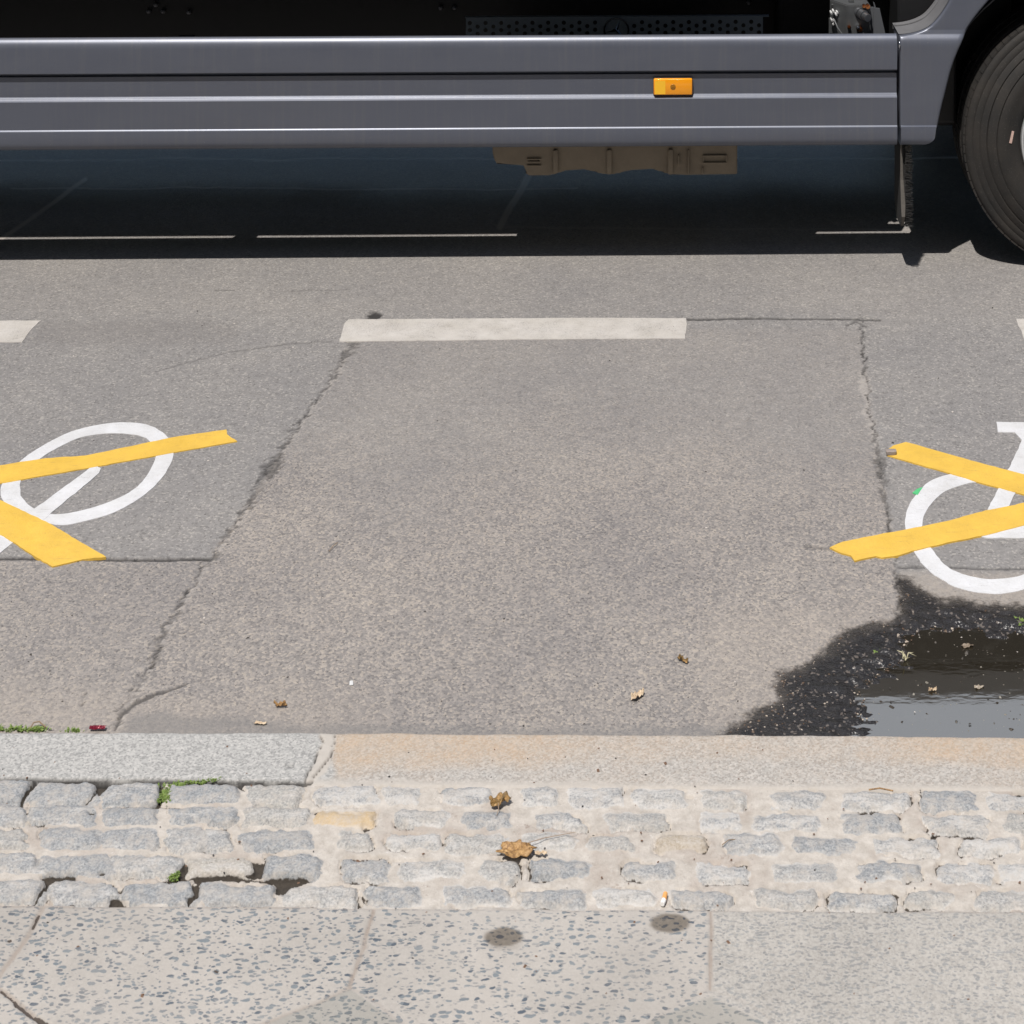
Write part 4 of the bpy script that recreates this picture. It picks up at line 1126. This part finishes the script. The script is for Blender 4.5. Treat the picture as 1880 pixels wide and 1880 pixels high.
# valve block on its bracket, above the skirt's end
VD = 0.16
vb_ = lambda x: L_(x, VD)
vh = lambda y: H_(y, VD)
bm = bmesh.new()
base = [(vb_(1529), VD + 0.075), (vb_(1557), VD), (vb_(1600), VD), (vb_(1597), VD + 0.11), (vb_(1536), VD + 0.11)]
lo = [bm.verts.new((x, y, vh(72))) for x, y in base]; hi = [bm.verts.new((x, y, vh(9) + (0.0 if y < VD + 0.01 else 0.0))) for x, y in base]
bm.faces.new(hi); bm.faces.new(lo[::-1])
for k in range(5): bm.faces.new((lo[k], lo[(k + 1) % 5], hi[(k + 1) % 5], hi[k]))
bmesh.ops.bevel(bm, geom=list(bm.edges), offset=0.003, segments=2, affect='EDGES')
add_box(bm, vb_(1562), vb_(1571), VD + 0.03, VD + 0.05, vh(9), vh(2), 0.002)
valve = bm_obj('valve_block', bm, M['block'], truck, True, 40)
def plug(x, y, r, m, l=0.014, tilt=(0.0, 0.0), name='plug', d=VD):
    bm = bmesh.new()
    p = Vector((vb_(x), d, vh(y))); q = p + Vector((tilt[0], -l, tilt[1]))
    add_tube(bm, [p, q], r, 12); add_tube(bm, [q + (q - p) * 0.02, q + (q - p) * 0.5], r * 0.6, 6)
    bm_obj(name, bm, m, valve, True, 40)
plug(1560, 48, 0.0058, M['brass']); plug(1579, 51, 0.0095, M['brass'], 0.018); plug(1587, 9.5, 0.0055, M['brass']); plug(1594, 10, 0.0075, M['brass'], 0.016)
plug(1576, 47.5, 0.0062, M['chrome'], 0.022)
bm = bmesh.new()
p = Vector((vb_(1577), VD + 0.01, vh(22))); dr = Vector((0.028, -0.055, -0.008))
for (a_, b_, r_) in ((0, .25, .0165), (.28, .5, .0150), (.52, .62, .0165), (.64, 1.0, .0128)):
    add_tube(bm, [p + dr * a_, p + dr * b_], r_, 20)
bm_obj('solenoid', bm, mat_plain('satin_steel', (0.3, 0.31, 0.33), 0.28, 0.85), valve, True, 40)
bm = bmesh.new()
for k, (x, y) in enumerate([(1533, 24), (1538, 30), (1540, 26), (1530, 40), (1535, 42), (1532, 47), (1529, 27)]):
    add_tube(bm, [(vb_(x), VD + 0.05, vh(y)), (vb_(x) + 0.002, VD + 0.03, vh(y) - 0.003)], 0.0034, 8)
bm_obj('fittings', bm, mat_plain('white_fittings', (0.75, 0.75, 0.75), 0.3, 0.2), valve, True, 40)
bm = bmesh.new()
add_tube(bm, [(vb_(1535), VD + 0.03, vh(40)), (vb_(1540), VD + 0.01, vh(52)), (vb_(1548), VD, vh(63)), (vb_(1556), VD, vh(68))], 0.0025, 8)
bm_obj('hose', bm, M['block'], valve, True, 40)
bm = bmesh.new()
add_tube(bm, [(vb_(1533), VD + 0.06, vh(16)), (vb_(1533), VD + 0.07, vh(30))], 0.003, 8)
bm_obj('hose', bm, M['block'], valve, True, 40)
bm = bmesh.new()
add_box(bm, vb_(1528), vb_(1537), VD + 0.08, VD + 0.09, vh(75), vh(45))
bm_obj('mounting_strip', bm, M['block'], valve)
bm = bmesh.new()
add_prism_xz(bm, [(vb_(1606), vh(76)), (vb_(1608), vh(17)), (vb_(1618), vh(18.5)), (vb_(1631), vh(76))], VD + 0.02, VD + 0.026)
add_prism_xz(bm, [(vb_(1594), vh(16)), (vb_(1608), vh(17)), (vb_(1606), vh(76)), (vb_(1603), vh(76)), (vb_(1602), vh(42)), (vb_(1597), vh(34))], VD + 0.027, VD + 0.032)
add_prism_xz(bm, [(vb_(1607), vh(8)), (vb_(1609), vh(9)), (vb_(1612), vh(18)), (vb_(1609), vh(18))], VD + 0.033, VD + 0.037)
add_prism_xz(bm, [(vb_(1580), vh(76)), (vb_(1583), vh(44)), (vb_(1586), vh(46)), (vb_(1591), vh(76))], VD - 0.006, VD - 0.002)
bm_obj('bracket', bm, mat_plain('grey_bracket', (0.10, 0.105, 0.115), 0.5), valve)

# tan undertray hanging behind the skirt
SD = 0.16
sx = lambda x: L_(x, SD); sh = lambda y: H_(y, SD)
top = 0.56
bot = [(1355, 317), (1352, 318.5), (1262, 318.5), (1233, 318), (1220, 315), (1212, 309), (1200, 307), (1160, 307), (1150, 309), (1140, 315), (1128, 316.5), (1110, 316.5), (1098, 314), (1088, 308), (1075, 307), (1040, 307), (1032, 310), (1022, 316), (1010, 318), (975, 318.5), (968, 315), (966, 297.5), (915, 297), (910, 288), (907, 275)]
pts = [(sx(907), top), (sx(1355), top)] + [(sx(x), sh(y)) for x, y in bot]
bm = bmesh.new()
a, b, fs = add_prism_xz(bm, pts, SD, SD + 0.22)
es = [e for e in bm.edges if e.verts[0] in a and e.verts[1] in a]
bmesh.ops.bevel(bm, geom=es, offset=0.004, segments=2, affect='EDGES')
bmesh.ops.triangulate(bm, faces=[f for f in bm.faces if len(f.verts) > 4])
tray = bm_obj('undertray', bm, M['shield'], truck, True, 40)
tray['label'] = 'tan moulded undertray below the skirt'
for x, w, y0, y1 in ((1018, 9, 312, 270), (1116, 9, 315, 270), (1228, 9, 316, 270), (1246, 3, 300, 280), (1264, 3, 317, 270), (1290, 3, 316, 303)):
    bm = bmesh.new(); add_box(bm, sx(x), sx(x + w), SD - 0.012, SD - 0.001, sh(y0), sh(y1), 0.003)
    bm_obj('rib', bm, M['shield'], tray, True, 40)
for x0_, x1_, y in ((1292, 1336, 283), (1292, 1336, 296), (970, 996, 287), (972, 994, 292), (970, 996, 299)):
    bm = bmesh.new(); add_box(bm, sx(x0_), sx(x1_), SD - 0.008, SD - 0.001, sh(y + 1.2), sh(y - 1.2), 0.001)
    bm_obj('rib', bm, M['shield'], tray)
for x0_, x1_ in ((1292, 1293.5), (1334, 1336)):
    bm = bmesh.new(); add_box(bm, sx(x0_), sx(x1_), SD - 0.007, SD - 0.001, sh(294.5), sh(284.5))
    bm_obj('rib', bm, M['shield'], tray)

# ------------------------------------------------------------------ small things lying about
def at(px, py, h=0.0):
    x, y = gp(px, py, h); return (x, y, h)

def leaf_mesh(size, lobes, seed, curl, fold=0.4):
    rg = random.Random(seed)
    bm = bmesh.new(); rings = []
    N = 44; K = 6
    c = bm.verts.new((0, 0, curl * 0.3))
    prev = None
    for k in range(1, K + 1):
        r = k / K; ring = []
        for j in range(N):
            an = 2 * math.pi * j / N
            lob = 0.62 + 0.38 * abs(math.cos(an * lobes / 2)) ** 0.7 + 0.07 * math.sin(an * 13 + seed)
            rad = size * r * (1 - (1 - lob) * r)
            x, y = rad * math.cos(an), rad * math.sin(an) * 0.8
            z = curl * (r ** 1.5) * (0.5 + 0.6 * math.sin(an * 3 + seed) + 0.5 * math.sin(an * 7 + seed * 2)) + 0.25 * curl * math.sin(r * 9 + an * 5)
            ring.append(bm.verts.new((x, y, max(z, -0.2 * curl) + 0.3 * curl)))
        if prev is None:
            for j in range(N): bm.faces.new((c, ring[j], ring[(j + 1) % N]))
        else:
            for j in range(N): bm.faces.new((prev[j], ring[j], ring[(j + 1) % N], prev[(j + 1) % N]))
        prev = ring
    return bm

def mat_leaf(name, a, b, c):
    t = NT(name)
    n = t.noise(150, 5, 0.8)
    col = t.ramp(n, [(0.35, a), (0.5, b), (0.66, c)])
    return t.done(col, 0.6, normal=t.bump(t.noise(180, 3, 0.6), 0.6, 0.002))
M['leaf_a'] = mat_leaf('brown_dry_leaf', (0.035, 0.03, 0.012), (0.22, 0.13, 0.04), (0.5, 0.3, 0.12))
M['stem'] = mat_plain('dry_stem', (0.33, 0.24, 0.17), 0.7)
M['leaf_b'] = mat_leaf('golden_dry_leaf', (0.09, 0.045, 0.015), (0.34, 0.19, 0.07), (0.55, 0.35, 0.15))
def solid(o, th):
    md = o.modifiers.new('thickness', 'SOLIDIFY'); md.thickness = th
    return o

def leaf(px, py, h, size, lobes, seed, curl, m, label, sx_=1.0, sy_=1.0, rz=0.0, stem=None):
    bm = leaf_mesh(size, lobes, seed, curl)
    bmesh.ops.scale(bm, vec=(sx_, sy_, 1), verts=bm.verts)
    o = bm_obj('dry_leaf', bm, m, None, True)
    solid(o, 0.0004)
    o.location = at(px, py, h); o.rotation_euler = (0, 0, rz)
    tag(o, label, 'leaf', 'dry leaves on the ground')
    if stem:
        bm = bmesh.new(); add_tube(bm, stem, [0.0007] * (len(stem) - 1) + [0.0005], 6)
        bm_obj('stem', bm, M['stem'], o)
    return o
leaf(917, 1473, KH + 0.004, 0.0205, 3, 5, 0.008, M['leaf_a'], 'dark brown crumpled leaf with a drooping stem on the cobbles below the kerb', 1.05, 0.85, 0.3, [(-0.004, -0.01, 0.006), (-0.006, -0.022, 0.003), (-0.012, -0.034, 0.002)])
leaf(948, 1563, KH + 0.004, 0.034, 8, 9, 0.0055, M['leaf_b'], 'golden brown ragged leaf with a long straight stem, lower of two on the cobbles', 1.05, 0.72, 0.1, [(0.02, 0.01, 0.006), (0.05, 0.022, 0.004), (0.105, 0.032, 0.003)])
M['pale_leaf'] = mat_leaf('pale_dry_leaf', (0.3, 0.2, 0.12), (0.55, 0.42, 0.28), (0.68, 0.57, 0.42))
leaf(1170, 1279, 0.003, 0.017, 2, 2, 0.006, M['pale_leaf'], 'pale beige curled leaf lying on the coarse asphalt patch near the kerb', 1.0, 0.8, 0.9)
leaf(515, 1296, 0.003, 0.011, 2, 4, 0.006, M['leaf_b'], 'small orange brown leaf on the asphalt left of centre near the kerb', 1.3, 0.6, -0.2)
leaf(1254, 1213, 0.003, 0.011, 2, 7, 0.006, M['leaf_a'], 'small reddish brown leaf flake on the asphalt, above the pale curled leaf', 1.2, 0.7, -0.6)
leaf(478, 1328, 0.003, 0.011, 2, 8, 0.002, M['pale_leaf'], 'tiny straw coloured flake beside the kerb edge', 1.2, 0.5, 0.0)
leaf(993, 1567, KH + 0.004, 0.009, 2, 12, 0.002, M['pale_leaf'], 'tiny orange flake just right of the golden leaf', 1.2, 0.7, 0.0)
leaf(1712, 1268, -0.001, 0.007, 2, 14, 0.004, M['pale_leaf'], 'pale flake floating in the puddle', 1.3, 0.8, 0.3)
leaf(1797, 1262, -0.001, 0.009, 3, 15, 0.002, mat_plain('soaked_leaf', (0.3, 0.25, 0.19), 0.4), 'brown leaf scrap floating in the middle of the puddle', 1.3, 0.8, 0.3)
leaf(1775, 1187, -0.001, 0.011, 3, 16, 0.003, mat_plain('wet_brown_leaf', (0.22, 0.17, 0.12), 0.4), 'dull brown scrap floating at the dark far side of the puddle', 1.3, 0.7, 0.1)

def blades(name, spots, n, hmax, m, label, cat, group=None, kind=None, h=0.0, lean=1.0, w=0.0016):
    rg = random.Random(len(spots) * 7 + n)
    bm = bmesh.new()
    for k in range(n):
        px, py, rx, ry = spots[rg.randrange(len(spots))]
        x, y = gp(px + rg.gauss(0, rx), py + rg.gauss(0, ry), h)
        an = rg.uniform(0, 6.28); hh = hmax * rg.uniform(0.4, 1)
        d = Vector((math.cos(an), math.sin(an), 0)); s = Vector((-d.y, d.x, 0)) * w * rg.uniform(0.7, 1.6)
        p0 = Vector((x, y, h - 0.004)); p1 = p0 + d * hh * 0.35 * lean + Vector((0, 0, hh * 0.8)); p2 = p0 + d * hh * 0.95 * lean + Vector((0, 0, hh * rg.uniform(0.7, 1.1)))
        v = [bm.verts.new(q) for q in (p0 - s * 0.5, p0 + s * 0.5, p1 + s, p1 - s, p2)]
        bm.faces.new((v[0], v[1], v[2], v[3])); bm.faces.new((v[3], v[2], v[4]))
    o = bm_obj(name, bm, m)
    return tag(o, label, cat, group, kind)
M['moss'] = mat_leaf('green_weed', (0.07, 0.11, 0.025), (0.15, 0.22, 0.045), (0.26, 0.33, 0.09))
g = 'weeds growing in the paving joints'
blades('weed_tuft', [(300, 1464, 6, 5), (312, 1452, 8, 6), (326, 1441, 10, 3)], 330, 0.006, M['moss'], 'green weed tuft in the open joint between kerb and first cobble row', 'weed', g, None, KH)
blades('weed_tuft', [(355, 1434, 12, 1.6), (380, 1431, 12, 1.5), (396, 1429, 4, 1.3)], 170, 0.005, M['moss'], 'low flat green weed creeping along the kerb joint', 'weed', g, None, KH)
blades('weed_tuft', [(320, 1607, 5, 4)], 110, 0.007, M['moss'], 'tiny green weed in the dark joint between lower cobble rows', 'weed', g, None, KH)
blades('grass', [(10, 1340, 20, 1.5), (45, 1340, 14, 1.5), (70, 1341, 7, 1)], 230, 0.011, M['moss'], 'short green grass growing along the road edge of the kerb', None, None, 'stuff', 0.0)
blades('grass', [(135, 1341, 8, 0.8)], 26, 0.008, M['moss'], 'sparse grass blades at the kerb edge', None, None, 'stuff', 0.03)
blades('weed_tuft', [(1876, 1146, 6, 3)], 60, 0.014, M['moss'], 'green sprig on the wet asphalt at the right edge', 'weed', None, None, 0.0, 1.0, 0.003)
blades('weed_tuft', [(1609, 1201, 1.5, 1)], 8, 0.010, M['moss'], 'single yellow green leaflet on wet asphalt left of the puddle', 'weed', None, None, 0.0, 1.2, 0.004)
blades('straw_sprig', [(1662, 1212, 1, 1)], 9, 0.028, mat_plain('straw', (0.55, 0.5, 0.32), 0.6), 'pale straw sprig standing at the left tip of the puddle', 'straw', None, None, -0.002, 1.0, 0.0012)

# red crumpled wrapper
bm = bmesh.new()
rg = random.Random(2)
gx = 14; gv = [[bm.verts.new(((i - gx / 2) * 0.0024, (j - 3) * 0.0028, 0.004 + 0.006 * (1 - abs(j - 3) / 3.5) + rg.uniform(-0.0018, 0.0018))) for j in range(7)] for i in range(gx)]
for i in range(gx - 1):
    for j in range(6): bm.faces.new((gv[i][j], gv[i + 1][j], gv[i + 1][j + 1], gv[i][j + 1]))
wr = bm_obj('sweet_wrapper', bm, mat_plain('crimson_foil', (0.16, 0.006, 0.02), 0.3, 0.3, var=0.4, vscale=200))
solid(wr, 0.0006)
wr.scale = (1.0, 0.6, 0.6); wr.location = (at(182, 1338)[0], at(182, 1341)[1], 0.003); tag(wr, 'crumpled crimson wrapper lying against the kerb at the left', 'wrapper')

# cigarette end: filter and burnt paper
cig = empty('cigarette_end', at(1219, 1652, KH + 0.0045), R(80))
tag(cig, 'orange and white cigarette end on the cobbles above the dark round stain', 'cigarette end')
bm = bmesh.new(); add_tube(bm, [(0.0, 0, 0), (0.014, 0.0, 0)], [0.0042, 0.0038], 14); bm_obj('filter', bm, mat_plain('cork_paper', (0.8, 0.38, 0.12), 0.7, var=0.3, vscale=400), cig, True, 40)
bm = bmesh.new(); add_tube(bm, [(-0.010, 0.001, 0), (-0.0005, 0.0, 0)], [0.0036, 0.0042], 14); bm_obj('paper', bm, mat_plain('white_paper', (0.85, 0.83, 0.8), 0.7), cig, True, 40)

# pebble on the tape, green tape scrap, white gum, twig
def pebble(name, px, py, h, s, m, label, cat, seed=1):
    bm = bmesh.new(); bmesh.ops.create_icosphere(bm, subdivisions=2, radius=1)
    rg = random.Random(seed)
    for v in bm.verts:
        c = v.co; c.x = max(-0.75, min(0.75, c.x)); c.y = max(-0.7, min(0.7, c.y)); c.z = max(-0.65, min(0.65, c.z))
        v.co = Vector((c.x * s[0], c.y * s[1], c.z * s[2])) * rg.uniform(0.94, 1.05)
    o = bm_obj(name, bm, m, None, True, 30); o.location = at(px, py, h); o.rotation_euler = (0, 0, rg.uniform(-0.3, 0.3))
    return tag(o, label, cat)
pebble('small_stone', 1636, 830, 0.008, (0.0185, 0.012, 0.009), mat_plain('brown_stone', (0.3, 0.25, 0.22), 0.8, bump=0.4, var=0.25), 'small brown angular stone holding down the upper right tape end', 'stone', 4)
pebble('gum_spot', 645, 1254, 0.002, (0.005, 0.010, 0.0016), mat_plain('white_chip', (0.6, 0.6, 0.59), 0.6), 'white fleck stuck to the asphalt left of centre', 'chewing gum', 6)
bm = bmesh.new(); flat_poly(bm, [(1676, 906), (1684, 899), (1694, 896), (1690, 902), (1684, 910)], -0.002, 0.0022)
tag(bm_obj('tape_scrap', bm, mat_plain('green_film', (0.1, 0.5, 0.2), 0.4)), 'small green plastic scrap at the rim of the right bicycle wheel', 'plastic scrap')
def twig(pts, h, m, label, r=0.0009):
    bm = bmesh.new(); add_tube(bm, [(*gp(x, y, h), h + dz) for x, y, dz in pts], r, 6)
    tag(bm_obj('twig', bm, m), label, 'twig', 'twigs on the ground')
M['twig'] = mat_plain('dry_twig', (0.26, 0.18, 0.11), 0.8, var=0.3)
twig([(604, 1012, 0), (612, 1004, 0.003), (620, 996, 0)], 0.003, M['twig'], 'thin brown twig on the asphalt right of the long left crack')
twig([(54, 1339, 0), (62, 1332, 0.006), (72, 1332, 0.008), (84, 1337, 0.002)], 0.003, M['twig'], 'curved brown twig in the kerb grass at the left', 0.0013)
twig([(1326, 1552, 0.001), (1338, 1545, 0.003), (1350, 1541, 0.0)], KH + 0.004, M['twig'], 'thin reddish twig on the third row of cobbles at the right', 0.0007)
twig([(1595, 1451, 0.001), (1615, 1450, 0.003), (1640, 1452, 0.0)], KH + 0.004, M['leaf_b'], 'orange brown sliver at the back of the tan kerb', 0.0013)

def crumbs(name, n, fn, m, label, smin, smax):
    rg = random.Random(n)
    bm = bmesh.new()
    k = 0
    while k < n:
        q = fn(rg)
        if q is None: continue
        px, py, h = q
        x, y = gp(px, py, h); s = rg.uniform(smin, smax) * (1.0 if rg.random() < 0.85 else 1.8)
        rot = rg.uniform(0, 3.14); c, sn = math.cos(rot), math.sin(rot)
        pts = []
        for dx, dy, dz in ((-1, -.6, 0), (1, -.5, 0), (.8, .6, 0), (-.7, .6, 0), (0, 0, .8)):
            dx *= rg.uniform(.6, 1.2); dy *= rg.uniform(.6, 1.2)
            pts.append(bm.verts.new((x + (dx * c - dy * sn) * s, y + (dx * sn + dy * c) * s, h + dz * s * rg.uniform(.5, 1))))
        for f in ((0, 1, 4), (1, 2, 4), (2, 3, 4), (3, 0, 4)): bm.faces.new([pts[i] for i in f])
        k += 1
    tag(bm_obj(name, bm, m), label, kind='stuff')
def in_poly(x, y, P):
    r = False; j = len(P) - 1
    for i in range(len(P)):
        if (P[i][1] > y) != (P[j][1] > y) and x < (P[j][0] - P[i][0]) * (y - P[i][1]) / (P[j][1] - P[i][1]) + P[i][0]: r = not r
        j = i
    return r
def road_any(rg): return (rg.uniform(-50, 1900), rg.uniform(560, 1338), 0.0005)
def wet_any(rg):
    x, y = rg.uniform(1320, 1900), rg.uniform(1090, 1345)
    return (x, y, 0.0) if in_poly(x, y, wet_poly) and not in_poly(x, y, pud_poly) else None
def pud_any(rg):
    x, y = rg.uniform(1560, 1950), rg.uniform(1160, 1345)
    return (x, y, -0.0018) if in_poly(x, y, pud_poly) else None
def pave_any(rg): return (rg.uniform(-50, 1900), 1370 + 480 * rg.random() ** 1.2, KH)
crumbs('grit_debris', 130, road_any, mat_plain('dark_grit', (0.05, 0.045, 0.04), 0.8), 'dark grit scattered on the road', 0.0012, 0.0026)
crumbs('grit_debris', 90, road_any, mat_plain('pale_grit', (0.55, 0.5, 0.45), 0.8), 'pale grit scattered on the road', 0.001, 0.0022)
crumbs('leaf_litter', 420, wet_any, mat_plain('wet_crumbs', (0.12, 0.075, 0.045), 0.5, var=0.6, vscale=60), 'brown leaf crumbs on the damp asphalt round the puddle', 0.0010, 0.0028)
crumbs('leaf_litter', 160, wet_any, mat_plain('wet_pale_grit', (0.5, 0.42, 0.34), 0.4), 'pale crumbs on the damp asphalt round the puddle', 0.0012, 0.003)
crumbs('leaf_litter', 110, pud_any, mat_plain('floating_bits', (0.22, 0.2, 0.165), 0.5, var=0.5), 'pale scraps floating on the puddle', 0.0008, 0.0024)
crumbs('leaf_litter', 70, pud_any, mat_plain('dark_floating_bits', (0.04, 0.03, 0.02), 0.5), 'dark scraps floating on the puddle', 0.0014, 0.0045)
crumbs('grit_debris', 110, pave_any, mat_plain('brown_grit', (0.16, 0.09, 0.055), 0.8, var=0.3), 'brown crumbs scattered on kerb and cobbles', 0.0012, 0.003)
crumbs('grit_debris', 60, pave_any, mat_plain('black_grit', (0.03, 0.028, 0.026), 0.8), 'black crumbs scattered on kerb and pavement', 0.0012, 0.0026)
